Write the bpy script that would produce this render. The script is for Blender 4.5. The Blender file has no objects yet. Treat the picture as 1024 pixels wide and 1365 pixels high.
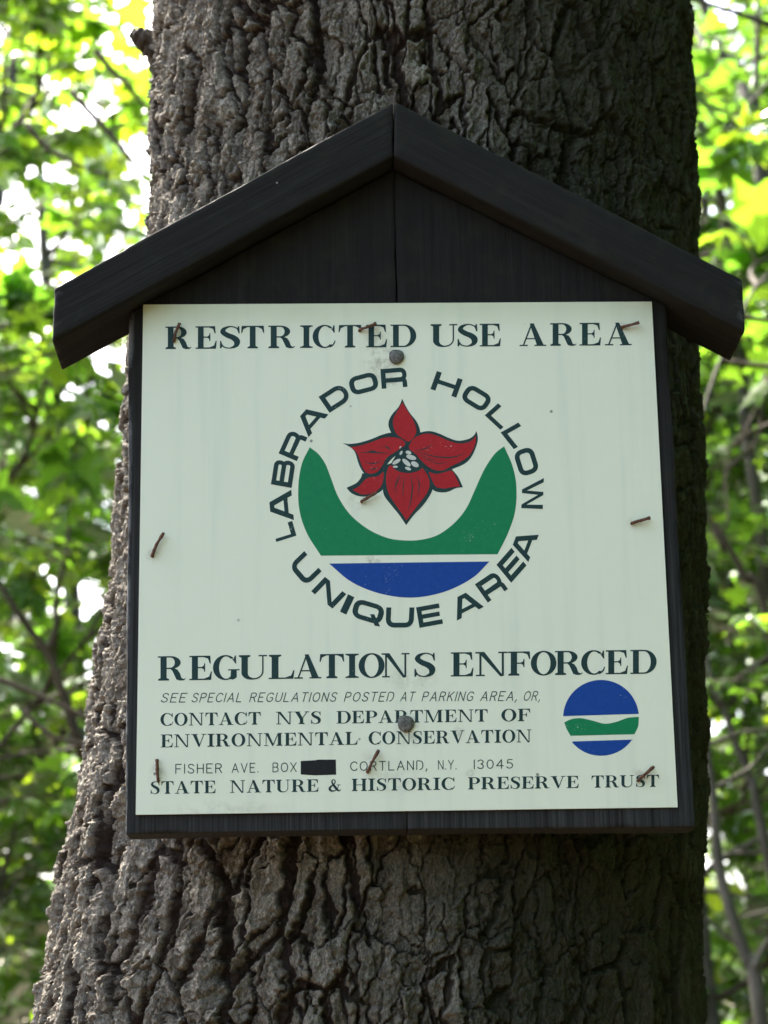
import bpy, bmesh, math, random
import numpy as np
from mathutils import Vector
sc = bpy.context.scene
C = sc.collection
RAD = math.radians

# ------------------------------------------------------------------ camera
cam_d = bpy.data.cameras.new('camera'); cam = bpy.data.objects.new('camera', cam_d); C.objects.link(cam)
CAM = np.array([-0.04177, -1.1595, -0.30721]); CROT = (1.84623, 0.01587, -0.02318); FPX = 3000.0
cam.location = CAM; cam.rotation_euler = CROT
cam_d.sensor_fit = 'VERTICAL'; cam_d.sensor_height = 36; cam_d.lens = FPX / 1365 * 36
cam_d.clip_start = 0.05; cam_d.clip_end = 500
cam_d.dof.use_dof = True; cam_d.dof.focus_distance = 1.2; cam_d.dof.aperture_fstop = 16
sc.camera = cam

# ------------------------------------------------------------------ light
SUN_EL, SUN_AZ = RAD(52), RAD(-35)       # azimuth from +Y (behind the trunk) towards +X
w = bpy.data.worlds.new('World'); sc.world = w; w.use_nodes = True
nt = w.node_tree
sky = nt.nodes.new('ShaderNodeTexSky'); sky.sky_type = 'NISHITA'; sky.sun_disc = False
sky.sun_elevation = SUN_EL; sky.sun_rotation = SUN_AZ
sky.air_density = 1.0; sky.dust_density = 6.0; sky.ozone_density = 1.0
nt.links.new(sky.outputs[0], nt.nodes['Background'].inputs[0]); nt.nodes['Background'].inputs[1].default_value = 0.15
sd = bpy.data.lights.new('sun', 'SUN'); sd.energy = 3.7; sd.angle = RAD(0.6); sd.color = (1, .95, .84)
sun = bpy.data.objects.new('sun', sd); C.objects.link(sun)
sdir = Vector((math.sin(SUN_AZ)*math.cos(SUN_EL), math.cos(SUN_AZ)*math.cos(SUN_EL), math.sin(SUN_EL)))
sun.rotation_euler = sdir.to_track_quat('Z', 'Y').to_euler(); sun.location = sdir*30
sc.view_settings.view_transform = 'Standard'; sc.view_settings.look = 'None'
sc.view_settings.exposure = 2.88; sc.view_settings.gamma = 1
try:
    sc.cycles.use_denoising = True; sc.cycles.max_bounces = 8; sc.cycles.transparent_max_bounces = 4
    sc.cycles.sample_clamp_indirect = 4; sc.cycles.caustics_reflective = False; sc.cycles.caustics_refractive = False
except Exception: pass

GROUND = -1.9
rng = np.random.default_rng(7)

# ------------------------------------------------------------------ helpers
def link(name, me, mat=None, parent=None):
    o = bpy.data.objects.new(name, me); C.objects.link(o)
    if mat is not None: me.materials.append(mat)
    if parent is not None: o.parent = parent
    return o
def mesh_np(name, V, F, smooth=True, attrs=None):
    """V (n,3); F (m,k) faces of k corners, or a list of such arrays"""
    Fs = F if isinstance(F, list) else [F]
    me = bpy.data.meshes.new(name)
    V = np.asarray(V, np.float32)
    me.vertices.add(len(V)); me.vertices.foreach_set('co', V.ravel())
    loops = np.concatenate([np.asarray(f, np.int32).ravel() for f in Fs])
    tot = np.concatenate([np.full(len(f), np.asarray(f).shape[1], np.int32) for f in Fs])
    st = np.concatenate([[0], np.cumsum(tot)[:-1]]).astype(np.int32)
    me.loops.add(len(loops)); me.loops.foreach_set('vertex_index', loops)
    me.polygons.add(len(tot)); me.polygons.foreach_set('loop_start', st)
    me.polygons.foreach_set('loop_total', tot) if False else None
    me.polygons.foreach_set('use_smooth', np.full(len(tot), smooth))
    me.update(calc_edges=True); me.validate()
    for k, a in (attrs or {}).items():
        at = me.attributes.new(k, 'FLOAT', 'POINT'); at.data.foreach_set('value', np.asarray(a, np.float32))
    return me
def empty(name, loc, label=None, cat=None, group=None):
    o = bpy.data.objects.new(name, None); C.objects.link(o); o.location = loc; o.empty_display_size = .1
    if label: o['label'] = label
    if cat: o['category'] = cat
    if group: o['group'] = group
    return o

# 2-D gradient noise, periodic in x with integer period px (0 = not periodic)
def gnoise(x, y, seed=0, px=0):
    xi = np.floor(x).astype(np.int64); yi = np.floor(y).astype(np.int64); fx = x-xi; fy = y-yi
    def g(ix, iy, dx, dy):
        if px: ix = ix % px
        h = (ix*374761393 + iy*668265263 + seed*974634777) & 0xffffffff
        h = ((h ^ (h >> 13))*1274126177) & 0xffffffff; h = h ^ (h >> 16)
        a = (h & 0xffff)/65536.0*2*np.pi
        return np.cos(a)*dx+np.sin(a)*dy
    u = fx*fx*fx*(fx*(fx*6-15)+10); v = fy*fy*fy*(fy*(fy*6-15)+10)
    n0 = g(xi, yi, fx, fy)*(1-u)+g(xi+1, yi, fx-1, fy)*u
    n1 = g(xi, yi+1, fx, fy-1)*(1-u)+g(xi+1, yi+1, fx-1, fy-1)*u
    return (n0*(1-v)+n1*v)*1.4
def fbm(x, y, seed=0, px=0, oct=4, gain=.5):
    s = 0; a = 1; t = 0
    for i in range(oct):
        s = s+a*gnoise(x*2**i, y*2**i, seed+i*17, px*2**i); t += a; a *= gain
    return s/t
def rnd(ix, iy, k, px):
    h = ((ix % px)*73856093 ^ iy*19349663 ^ (k*83492791+11)) & 0xffffffff
    h = ((h ^ (h >> 15))*2246822519) & 0xffffffff; h = ((h ^ (h >> 13))*3266489917) & 0xffffffff
    return ((h ^ (h >> 16)) & 0xffffff)/float(0x1000000)
def voro(x, y, px, sx, sy, seed=0, jit=.9):
    """cells stretched by sx, sy (metres); returns metric distance to the cell's border, ids, offset from its centre, a random value per border"""
    xi = np.floor(x).astype(np.int64); yi = np.floor(y).astype(np.int64)
    f1 = np.full(x.shape, 99.0); f2 = f1.copy(); z = np.zeros_like(x)
    cx = np.zeros_like(xi); cy = cx.copy(); ex = cx.copy(); ey = cx.copy(); ax = z.copy(); ay = z.copy(); bx = z.copy(); by = z.copy()
    for j in (-1, 0, 1):
        for i in (-1, 0, 1):
            a = xi+i; b = yi+j
            qx = a+.5+(rnd(a, b, seed, px)-.5)*jit-x; qy = b+.5+(rnd(a, b, seed+1, px)-.5)*jit-y
            d = qx*qx+qy*qy
            n = d < f1; m = (~n) & (d < f2)
            f2 = np.where(n, f1, np.where(m, d, f2)); bx = np.where(n, ax, np.where(m, qx, bx)); by = np.where(n, ay, np.where(m, qy, by))
            ex = np.where(n, cx, np.where(m, a, ex)); ey = np.where(n, cy, np.where(m, b, ey))
            f1 = np.where(n, d, f1); ax = np.where(n, qx, ax); ay = np.where(n, qy, ay); cx = np.where(n, a, cx); cy = np.where(n, b, cy)
    nx, ny = bx-ax, by-ay; ln = np.sqrt(nx*nx+ny*ny)+1e-9
    e = (f2-f1)/(2*ln); e = e/np.sqrt((nx/ln/sx)**2+(ny/ln/sy)**2)
    re = (rnd(cx, cy, seed+9, px)+rnd(ex, ey, seed+9, px))*.5
    return e, cx, cy, -ax, -ay, re
def sstep(a, b, x):
    t = np.clip((x-a)/(b-a), 0, 1); return t*t*(3-2*t)

# ------------------------------------------------------------------ materials
def mat(name, color=(.5, .5, .5), rough=.6, spec=.5):
    m = bpy.data.materials.new(name); m.use_nodes = True
    p = m.node_tree.nodes['Principled BSDF']
    p.inputs['Base Color'].default_value = (*color, 1); p.inputs['Roughness'].default_value = rough
    p.inputs['Specular IOR Level'].default_value = spec
    return m, m.node_tree, p
def N(t, typ, **kw):
    n = t.nodes.new(typ)
    for k, v in kw.items():
        if k.startswith('i_'): n.inputs[k[2:].replace('_', ' ')].default_value = v
        else: setattr(n, k, v)
    return n
def ramp(t, src, stops):
    r = t.nodes.new('ShaderNodeValToRGB'); t.links.new(src, r.inputs[0])
    e = r.color_ramp.elements
    while len(e) < len(stops): e.new(.5)
    for s, (p, c) in zip(e, stops):
        s.position = p; s.color = (*c, 1) if len(c) == 3 else c
    return r
def mix(t, fac, a, b, blend='MIX'):
    m = t.nodes.new('ShaderNodeMix'); m.data_type = 'RGBA'; m.blend_type = blend
    for s, k in ((fac, 0), (a, 6), (b, 7)):
        if isinstance(s, (int, float)): m.inputs[k].default_value = s
        elif isinstance(s, tuple): m.inputs[k].default_value = (*s, 1)
        else: t.links.new(s, m.inputs[k])
    return m.outputs[2]
def noise(t, scale, detail=4, rough=.6, vec=None, dist=0):
    n = N(t, 'ShaderNodeTexNoise', i_Scale=scale, i_Detail=detail, i_Roughness=rough, i_Distortion=dist)
    if vec is not None: t.links.new(vec, n.inputs['Vector'])
    return n
def mapping(t, scale):
    tc = t.nodes.new('ShaderNodeTexCoord'); m = t.nodes.new('ShaderNodeMapping'); m.inputs['Scale'].default_value = scale
    t.links.new(tc.outputs['Object'], m.inputs['Vector']); return m.outputs[0]
def bump(t, p, h, dist, strength=1.0):
    b = N(t, 'ShaderNodeBump', i_Strength=strength, i_Distance=dist); t.links.new(h, b.inputs['Height'])
    t.links.new(b.outputs[0], p.inputs['Normal']); return b

def bark_material():
    m, t, p = mat('bark', rough=.85, spec=.30)
    at = lambda n: N(t, 'ShaderNodeAttribute', attribute_name=n).outputs['Fac']
    v = mapping(t, (1, 1, .55))
    n1 = noise(t, 70, 7, .7, v); n2 = noise(t, 520, 6, .75, v)
    plate = ramp(t, n1.outputs[0], [(.28, (.125, .105, .086)), (.5, (.29, .258, .218)), (.72, (.50, .458, .40))])
    lich = ramp(t, n2.outputs[0], [(.55, (0, 0, 0)), (.72, (1, 1, 1))])
    col = mix(t, lich.outputs[0], plate.outputs[0], (.52, .50, .475))
    n5 = noise(t, 1000, 5, .8, v); col = mix(t, 1.0, col, ramp(t, n5.outputs[0], [(.38, (.50, .48, .45)), (.52, (1, 1, 1)), (.63, (1.65, 1.65, 1.6))]).outputs[0], 'MULTIPLY')
    tint = ramp(t, at('tint'), [(0, (.72, .66, .60)), (.5, (1, .985, .95)), (1, (1.22, 1.2, 1.15))])
    col = mix(t, 1.0, col, tint.outputs[0], 'MULTIPLY')
    inner = mix(t, n1.outputs[0], (.030, .018, .012), (.062, .040, .029))  # brown inner bark, darkened further to deepen the shade in the cracks
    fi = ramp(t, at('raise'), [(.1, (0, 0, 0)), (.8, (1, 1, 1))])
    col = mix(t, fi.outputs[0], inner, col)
    moss_shade = mix(t, n2.outputs[0], (.022, .025, .009), (.050, .049, .023))  # green growth colour, also carries painted shade on the dim side
    mm = ramp(t, at('algae_shade'), [(.25, (0, 0, 0)), (.8, (1, 1, 1))])
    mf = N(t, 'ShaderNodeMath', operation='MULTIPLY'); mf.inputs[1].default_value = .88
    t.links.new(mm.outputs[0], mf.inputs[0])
    col = mix(t, mf.outputs[0], col, moss_shade)
    t.links.new(col, p.inputs['Base Color'])
    add = N(t, 'ShaderNodeMath', operation='ADD'); t.links.new(n2.outputs[0], add.inputs[0]); t.links.new(n1.outputs[0], add.inputs[1])
    b1 = bump(t, p, add.outputs[0], .0026, 1.0)
    n4 = noise(t, 1300, 4, .7, v); b2 = bump(t, p, n4.outputs[0], .0020, 1.0); t.links.new(b1.outputs[0], b2.inputs['Normal'])
    return m
def wood_material():
    m, t, p = mat('black_stained_wood', rough=.85, spec=.22)
    at = N(t, 'ShaderNodeAttribute', attribute_name='grain_axis')   # vector: along the grain, across, depth
    def gm(s):
        mp = t.nodes.new('ShaderNodeMapping'); mp.inputs['Scale'].default_value = s
        t.links.new(at.outputs['Vector'], mp.inputs['Vector']); return mp.outputs[0]
    g1 = noise(t, 1, 5, .65, gm((14, 420, 420)), .6); g2 = noise(t, 1, 3, .6, gm((3, 38, 38)), 1.2); g3 = noise(t, 1, 4, .6, gm((60, 60, 60)))
    base = ramp(t, g1.outputs[0], [(.3, (.0062, .0056, .0050)), (.55, (.0112, .0101, .0092)), (.85, (.022, .0202, .0185))])
    col = mix(t, ramp(t, g3.outputs[0], [(.5, (0, 0, 0)), (.75, (.6, .6, .6))]).outputs[0], base.outputs[0], (.020, .022, .012))
    we = N(t, 'ShaderNodeAttribute', attribute_name='weather_shade')  # weathered grey low down; dark gable also stands in for roof shade
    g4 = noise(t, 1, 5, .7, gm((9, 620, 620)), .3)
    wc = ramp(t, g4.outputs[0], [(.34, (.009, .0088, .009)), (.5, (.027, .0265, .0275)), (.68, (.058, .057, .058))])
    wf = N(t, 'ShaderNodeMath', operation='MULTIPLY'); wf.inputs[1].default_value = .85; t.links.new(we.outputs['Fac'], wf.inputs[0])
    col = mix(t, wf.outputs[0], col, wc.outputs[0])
    sp = N(t, 'ShaderNodeTexVoronoi', i_Scale=70.0); t.links.new(at.outputs['Vector'], sp.inputs['Vector'])
    msk = ramp(t, sp.outputs['Distance'], [(.035, (1, 1, 1)), (.06, (0, 0, 0))])
    pick = ramp(t, sp.outputs['Color'], [(.80, (0, 0, 0)), (.82, (1, 1, 1))])
    mul = mix(t, 1.0, msk.outputs[0], pick.outputs[0], 'MULTIPLY')
    col = mix(t, mul, col, (.38, .38, .33))
    wr = N(t, 'ShaderNodeAttribute', attribute_name='worn')
    wn = noise(t, 1, 4, .7, gm((40, 160, 160)))
    wm = N(t, 'ShaderNodeMath', operation='MULTIPLY'); t.links.new(wr.outputs['Fac'], wm.inputs[0])
    t.links.new(ramp(t, wn.outputs[0], [(.48, (0, 0, 0)), (.62, (1, 1, 1))]).outputs[0], wm.inputs[1])
    col = mix(t, wm.outputs[0], col, (.14, .14, .14))
    t.links.new(col, p.inputs['Base Color'])
    ad = N(t, 'ShaderNodeMath', operation='MULTIPLY_ADD'); t.links.new(g2.outputs[0], ad.inputs[0]); ad.inputs[1].default_value = 1.5
    t.links.new(g1.outputs[0], ad.inputs[2])
    bump(t, p, ad.outputs[0], .0006, .7)
    return m
# stains on the plate: (x, z, rx, rz, strength)
STAINS = []
def plate_material():
    m, t, p = mat('painted_sheet', rough=.42, spec=.3)
    v = mapping(t, (1, 1, 1))
    n1 = noise(t, 14, 5, .6, v); n2 = noise(t, 150, 4, .7, v); n3 = noise(t, 480, 3, .6, v)
    base = mix(t, n1.outputs[0], (.815, .825, .655), (.835, .845, .69))
    st = noise(t, 1, 4, .6, mapping(t, (95, 1, 5))); base = mix(t, ramp(t, st.outputs[0], [(.52, (0, 0, 0)), (.75, (.3, .3, .3))]).outputs[0], base, (.60, .66, .53))
    tcz = t.nodes.new('ShaderNodeTexCoord'); sx_ = t.nodes.new('ShaderNodeSeparateXYZ'); t.links.new(tcz.outputs['Object'], sx_.inputs[0])
    ed = N(t, 'ShaderNodeMapRange', interpolation_type='SMOOTHSTEP'); t.links.new(sx_.outputs['Z'], ed.inputs[0])
    ed.inputs[1].default_value = .118; ed.inputs[2].default_value = .142; ed.inputs[3].default_value = 0; ed.inputs[4].default_value = 1
    em = N(t, 'ShaderNodeMath', operation='MULTIPLY'); t.links.new(ed.outputs[0], em.inputs[0]); t.links.new(n1.outputs[0], em.inputs[1])
    base = mix(t, em.outputs[0], base, (.50, .54, .33))
    # brown grime in spots near the fasteners
    tc = t.nodes.new('ShaderNodeTexCoord'); acc = None
    for (sx, sz, rx, rz, k) in STAINS:
        mp = t.nodes.new('ShaderNodeMapping'); mp.vector_type = 'TEXTURE'
        mp.inputs['Location'].default_value = (sx, 0, sz); mp.inputs['Scale'].default_value = (rx, 1, rz)
        t.links.new(tc.outputs['Object'], mp.inputs['Vector'])
        ln = N(t, 'ShaderNodeVectorMath', operation='LENGTH'); t.links.new(mp.outputs[0], ln.inputs[0])
        mr = N(t, 'ShaderNodeMapRange', interpolation_type='SMOOTHSTEP'); mr.inputs[1].default_value = 0; mr.inputs[2].default_value = 1
        mr.inputs[3].default_value = k; mr.inputs[4].default_value = 0
        t.links.new(ln.outputs['Value'], mr.inputs[0])
        if acc is None: acc = mr.outputs[0]
        else:
            mx = N(t, 'ShaderNodeMath', operation='MAXIMUM'); t.links.new(acc, mx.inputs[0]); t.links.new(mr.outputs[0], mx.inputs[1]); acc = mx.outputs[0]
    spot = ramp(t, n2.outputs[0], [(.42, (0, 0, 0)), (.66, (1, 1, 1))])
    ml = N(t, 'ShaderNodeMath', operation='MULTIPLY'); t.links.new(acc, ml.inputs[0]); t.links.new(spot.outputs[0], ml.inputs[1])
    col = mix(t, ml.outputs[0], base, (.22, .15, .085))
    sp = N(t, 'ShaderNodeTexVoronoi', i_Scale=85.0); t.links.new(v, sp.inputs['Vector'])
    msk = ramp(t, sp.outputs['Distance'], [(.05, (1, 1, 1)), (.09, (0, 0, 0))]); pick = ramp(t, sp.outputs['Color'], [(.86, (0, 0, 0)), (.9, (.8, .8, .8))])
    col = mix(t, mix(t, 1.0, msk.outputs[0], pick.outputs[0], 'MULTIPLY'), col, (.12, .11, .08))
    t.links.new(col, p.inputs['Base Color'])
    bump(t, p, n1.outputs[0], .0006, .5)
    return m
def paint(name, c, var=.12, chips=.75):
    m, t, p = mat(name, c, .55, .22)
    n = noise(t, 260, 4, .7, mapping(t, (1, 1, 1)))
    r = ramp(t, n.outputs[0], [(.3, tuple(x*(1-var) for x in c)), (.7, tuple(min(1, x*(1+var)+.004) for x in c))])
    nf = noise(t, 900, 5, .75, mapping(t, (1, 1, 1))); nl = noise(t, 45, 3, .6, mapping(t, (1, 1, 1)))
    mm = N(t, 'ShaderNodeMath', operation='MULTIPLY_ADD'); t.links.new(nl.outputs[0], mm.inputs[0]); mm.inputs[1].default_value = .55; t.links.new(nf.outputs[0], mm.inputs[2])
    wear = ramp(t, mm.outputs[0], [(.975, (0, 0, 0)), (1.0, (chips,)*3)])
    t.links.new(mix(t, wear.outputs[0], r.outputs[0], (.60, .66, .58)), p.inputs['Base Color'])
    return m
def rust_material(name, a, b, metal=0.3):
    m, t, p = mat(name, rough=.65); p.inputs['Metallic'].default_value = metal
    n = noise(t, 700, 5, .7, mapping(t, (1, 1, 1)))
    t.links.new(ramp(t, n.outputs[0], [(.35, a), (.65, b)]).outputs[0], p.inputs['Base Color'])
    bump(t, p, n.outputs[0], .0008); return m
def leaf_material(name, refl, trans, k=.5):
    m = bpy.data.materials.new(name); m.use_nodes = True; t = m.node_tree; t.nodes.clear()
    out = t.nodes.new('ShaderNodeOutputMaterial')
    at = N(t, 'ShaderNodeAttribute', attribute_name='tint')
    d = t.nodes.new('ShaderNodeBsdfDiffuse'); tr = t.nodes.new('ShaderNodeBsdfTranslucent'); g = N(t, 'ShaderNodeBsdfGlossy', i_Roughness=.42)
    g.inputs[0].default_value = (.7, .75, .7, 1)
    t.links.new(ramp(t, at.outputs['Fac'], [(0, tuple(x*.85 for x in refl)), (1, tuple(x*1.35 for x in refl))]).outputs[0], d.inputs[0])
    t.links.new(ramp(t, at.outputs['Fac'], [(0, (trans[0]*.62, trans[1]*.76, trans[2]*.9)), (.6, trans), (1, (trans[0]*1.7, trans[1]*1.18, trans[2]*.8))]).outputs[0], tr.inputs[0])
    m1 = N(t, 'ShaderNodeMixShader', i_Fac=k); t.links.new(d.outputs[0], m1.inputs[1]); t.links.new(tr.outputs[0], m1.inputs[2])
    fr = N(t, 'ShaderNodeFresnel', i_IOR=1.42); m2 = t.nodes.new('ShaderNodeMixShader'); fr.inputs[0].default_value = 1.22
    t.links.new(fr.outputs[0], m2.inputs[0]); t.links.new(m1.outputs[0], m2.inputs[1]); t.links.new(g.outputs[0], m2.inputs[2])
    t.links.new(m2.outputs[0], out.inputs[0]); return m
def stem_material(name, a, b):
    m, t, p = mat(name, rough=.85, spec=.25)
    n = noise(t, 22, 5, .6, mapping(t, (1, 1, .35)))
    t.links.new(ramp(t, n.outputs[0], [(.3, a), (.7, b)]).outputs[0], p.inputs['Base Color'])
    bump(t, p, n.outputs[0], .006); return m

# ------------------------------------------------------------------ ground
def ground():
    n = 90; r = np.concatenate([np.linspace(0, 30, 60), np.geomspace(34, 400, 30)]); th = np.linspace(0, 2*np.pi, 96, endpoint=False)
    RR, TT = np.meshgrid(r, th, indexing='ij'); x = RR*np.cos(TT); y = RR*np.sin(TT)
    z = GROUND+.10*fbm(x/2.2, y/2.2, 5)+.6*fbm(x/14, y/14, 9)*np.clip(RR/12, 0, 1)
    i = np.arange(len(r)-1)[:, None]*96; j = np.arange(96)[None]; k = (j+1) % 96
    F = np.stack([i+j, i+96+j, i+96+k, i+k], -1).reshape(-1, 4)
    me = mesh_np('ground', np.stack([x, y, z], -1).reshape(-1, 3), F)
    m, t, p = mat('leaf_litter', rough=.95)
    n1 = noise(t, 30, 6, .7); n2 = noise(t, 2.5, 4)
    c1 = ramp(t, n1.outputs[0], [(.3, (.020, .014, .009)), (.55, (.055, .038, .023)), (.75, (.10, .07, .042))])
    c = mix(t, ramp(t, n2.outputs[0], [(.5, (0, 0, 0)), (.65, (1, 1, 1))]).outputs[0], c1.outputs[0], (.025, .045, .012))
    t.links.new(c, p.inputs['Base Color']); bump(t, p, n1.outputs[0], .04)
    o = link('ground', me, m); o['kind'] = 'structure'
ground()

# ------------------------------------------------------------------ the big trunk
PROF = np.array([(-1.95, -.050, .300), (-1.7, -.045, .262), (-1.3, -.036, .232), (-.8, -.028, .212), (-.5, -.0235, .204), (-.34, -.0204, .2005), (-.30, -.0198, .1998), (-.26, -.0192, .2012), (-.22, -.0158, .199),
    (-.18, -.0109, .1952), (-.14, -.0058, .1927), (-.10, -.0009, .1898), (-.06, .0029, .1882), (-.02, .0063, .1864), (.02, .009, .1846), (.06, .0122, .1839), (.10, .0145, .1837),
    (.14, .0159, .182), (.18, .0182, .1805), (.22, .0211, .1796), (.26, .024, .1787), (.30, .026, .1785), (.34, .0268, .1787), (.48, .029, .177), (1.2, .04, .168), (3, .07, .145), (6, .1, .10), (8.5, .12, .04)])
YF = .034
def trunk_mesh():
    zs = np.concatenate([np.linspace(-1.95, -.9, 220, endpoint=False), np.linspace(-.9, -.33, 260, endpoint=False), np.arange(-.33, .50, .00085), np.linspace(.5, 1.4, 330, endpoint=False), np.linspace(1.4, 8.4, 420)])
    A = RAD(112)
    th = np.concatenate([np.linspace(-A, A, 980), np.linspace(A, 2*np.pi-A, 170)[1:-1]])   # 0 faces the camera (-Y), + towards +X
    T, Z = np.meshgrid(th, zs); per = 1.15
    u = T/(2*np.pi)*per; v = Z
    # domain warp: wandering furrows with jagged edges
    P1 = per
    wx = fbm(u/P1*16, v/.09, 3, 16, 3)*.010+fbm(u/P1*90, v/.014, 5, 90, 3, .65)*.0042+gnoise(u/P1*330, v/.0045, 8, 330)*.0012
    wy = fbm(u/P1*18, v/.07, 13, 18, 3)*.016+fbm(u/P1*90, v/.012, 15, 90, 3, .65)*.0060+gnoise(u/P1*330, v/.004, 18, 330)*.0014
    uu = u+wx; vv = v+wy
    grit = fbm(u/P1*300, v/.0035, 63, 300, 4, .75)
    low = sstep(.02, -.12, v)
    def cracks(nx, sy, seed, w0, w1, soft, depth, off, tx, ty, lift):
        sx = P1/nx
        e, cx, cy, ox, oy, re = voro(uu/P1*nx, vv/sy, nx, sx, sy, seed)
        r = [rnd(cx, cy, seed+q, nx) for q in (5, 6, 7, 8)]
        wd = w0+(w1-w0)*np.clip(re*1.6-.3, 0, 1)**1.5+grit*.0005
        c = 1-sstep(wd, wd+soft, e)
        # plate: nearly flat, a little tilted, its rim lifted on one side or worn down
        rim = np.exp(-e/.0022)*np.where(r[3] > .45, lift, -lift)
        hh = (r[0]-.5)*off+ox*(r[1]-.5)*tx+oy*(r[2]-.45)*ty+rim
        return hh, c*depth*(.3+.7*re), c, r
    h1, d1, c1, r_1 = cracks(44, .068, 1, .0000, .0024, .0014, .0066, .0040, .007, .006, .0004)
    hA, dA, cA, rA = cracks(92, .032, 31, -.0004, .0017, .0009, .0064, .0042, .0040, .0036, .0008)
    hL, dL, cL, rL = cracks(104, .034, 131, -.0004, .0013, .0008, .0054, .0046, .0042, .0040, .0008)
    hC, dC, cC, rC = cracks(170, .016, 231, -.0010, .0006, .0006, .0026, .0026, .0018, .0016, .0005)
    lw = low > .5+.25*gnoise(u/P1*20, v/.05, 19, 20)
    h = h1+np.where(lw, hL, hA)+hC-np.maximum(d1, np.maximum(np.where(lw, dL, dA), dC))
    crk = np.maximum(c1, np.maximum(np.where(lw, cL, cA), cC*.6))
    r1 = np.where(lw, rL[0], rA[0]); q1 = rC[0]
    # thin flakes: sharp steps along a noise contour
    fl = fbm(uu/P1*64, vv/.030, 41, 64, 5, .62)*4.5+.5
    fs = np.floor(fl)+sstep(.44, .56, fl-np.floor(fl)); h = h+fs*.0015
    # grit and short fibres
    h = h+grit*.0019+(.3-np.abs(fbm(uu/P1*280, vv/.013, 61, 280, 2)))*.0017
    h = h+fbm(u/P1*12, v/.12, 91, 12, 3)*.004
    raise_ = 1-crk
    # right side of the trunk is smoother and greened over; shade of the dim side is painted in too
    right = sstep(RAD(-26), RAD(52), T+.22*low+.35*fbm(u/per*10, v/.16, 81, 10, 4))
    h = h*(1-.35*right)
    algae_shade = np.clip(right*1.05+.25*fbm(u/per*24, v/.05, 91, 24, 4)-.05, 0, 1)
    xc = np.interp(Z, PROF[:, 0], PROF[:, 1]); R = np.interp(Z, PROF[:, 0], PROF[:, 2])
    lob = 1+.5*np.clip((-1.1-Z)/.85, 0, 1)*np.clip(np.cos(T*5+.6), 0, 1)**2
    Rr = R*lob+h+.0004
    # keep the wood behind the board from poking through it
    X = xc-.0004+np.sin(T)*Rr; Y = YF+R-np.cos(T)*Rr
    behind = (Z > -.16) & (Z < .24) & (np.abs(X) < .2)
    Y = np.where(behind, np.maximum(Y, .0262), Y)
    n = len(th); i = np.arange(len(zs)-1)[:, None]*n; j = np.arange(n)[None]; k = (j+1) % n
    F = np.stack([i+j, i+k, i+n+k, i+n+j], -1).reshape(-1, 4)
    tint = np.clip(.5+(r1-.5)*.5+(q1-.5)*.45, 0, 1)
    return mesh_np('trunk', np.stack([X, Y, Z], -1).reshape(-1, 3), F, True, {'raise': raise_.ravel(), 'algae_shade': algae_shade.ravel(), 'tint': tint.ravel()})

# ------------------------------------------------------------------ tubes, leaves, trees
def tube_arrays(pts, rad, sides=8, wob=0):
    P = np.asarray(pts, float); rad = np.broadcast_to(np.asarray(rad, float), (len(P),)).copy()
    T = np.gradient(P, axis=0); T /= np.linalg.norm(T, axis=1)[:, None]+1e-12
    a = np.array([0.0, 0, 1]) if abs(T[0][2]) < .9 else np.array([1.0, 0, 0])
    V = []
    for i in range(len(P)):
        b = np.cross(T[i], a); b /= np.linalg.norm(b); a = np.cross(b, T[i])
        ang = np.linspace(0, 2*np.pi, sides, endpoint=False)
        rr = rad[i]*(1+wob*rng.normal(size=sides))
        V.append(P[i]+np.cos(ang)[:, None]*rr[:, None]*a+np.sin(ang)[:, None]*rr[:, None]*b)
    V = np.concatenate(V)
    i = np.arange(len(P)-1)[:, None]*sides; j = np.arange(sides)[None]; k = (j+1) % sides
    F = np.stack([i+j, i+k, i+sides+k, i+sides+j], -1).reshape(-1, 4)
    n = len(V); V = np.concatenate([V, P[:1], P[-1:]])
    b = (len(P)-1)*sides
    caps = np.array([[n, (q+1) % sides, q] for q in range(sides)]+[[n+1, b+q, b+(q+1) % sides] for q in range(sides)])
    return V, F, caps
class Tubes:
    def __init__(s): s.V = []; s.Q = []; s.T = []; s.n = 0
    def add(s, pts, rad, sides=8, wob=0):
        V, F, K = tube_arrays(pts, rad, sides, wob); s.V.append(V); s.Q.append(F+s.n); s.T.append(K+s.n); s.n += len(V)
    def mesh(s, name): return mesh_np(name, np.concatenate(s.V), [np.concatenate(s.Q), np.concatenate(s.T)])
def spline(pts, n=24):
    P = np.asarray(pts, float)
    if len(P) == 2: return P[0]+(P[1]-P[0])*np.linspace(0, 1, n)[:, None]
    E = np.concatenate([[2*P[0]-P[1]], P, [2*P[-1]-P[-2]]]); m = len(P)-1
    out = []
    for t in np.linspace(0, m-1e-9, n):
        i = int(t); f = t-i; a, b, c, d = E[i:i+4]
        out.append(.5*((2*b)+(-a+c)*f+(2*a-5*b+4*c-d)*f*f+(-a+3*b-3*c+d)*f**3))
    return np.array(out)
LEAF = np.array([(0, .30, .03), (0, 0, 0), (.16, -.04, -.01), (.40, -.10, -.05), (.34, .10, .02), (.43, .20, 0), (.62, .44, -.06), (.40, .44, .01), (.27, .46, .03), (.24, .66, 0), (.13, .72, .02), (0, 1.02, -.06),
    (-.13, .72, .02), (-.24, .66, 0), (-.27, .46, .03), (-.40, .44, .01), (-.62, .44, -.06), (-.43, .20, 0), (-.34, .10, .02), (-.40, -.10, -.05), (-.16, -.04, -.01)], float)
LEAF_F = np.array([(0, i, i+1 if i < 20 else 1) for i in range(1, 21)])
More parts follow.
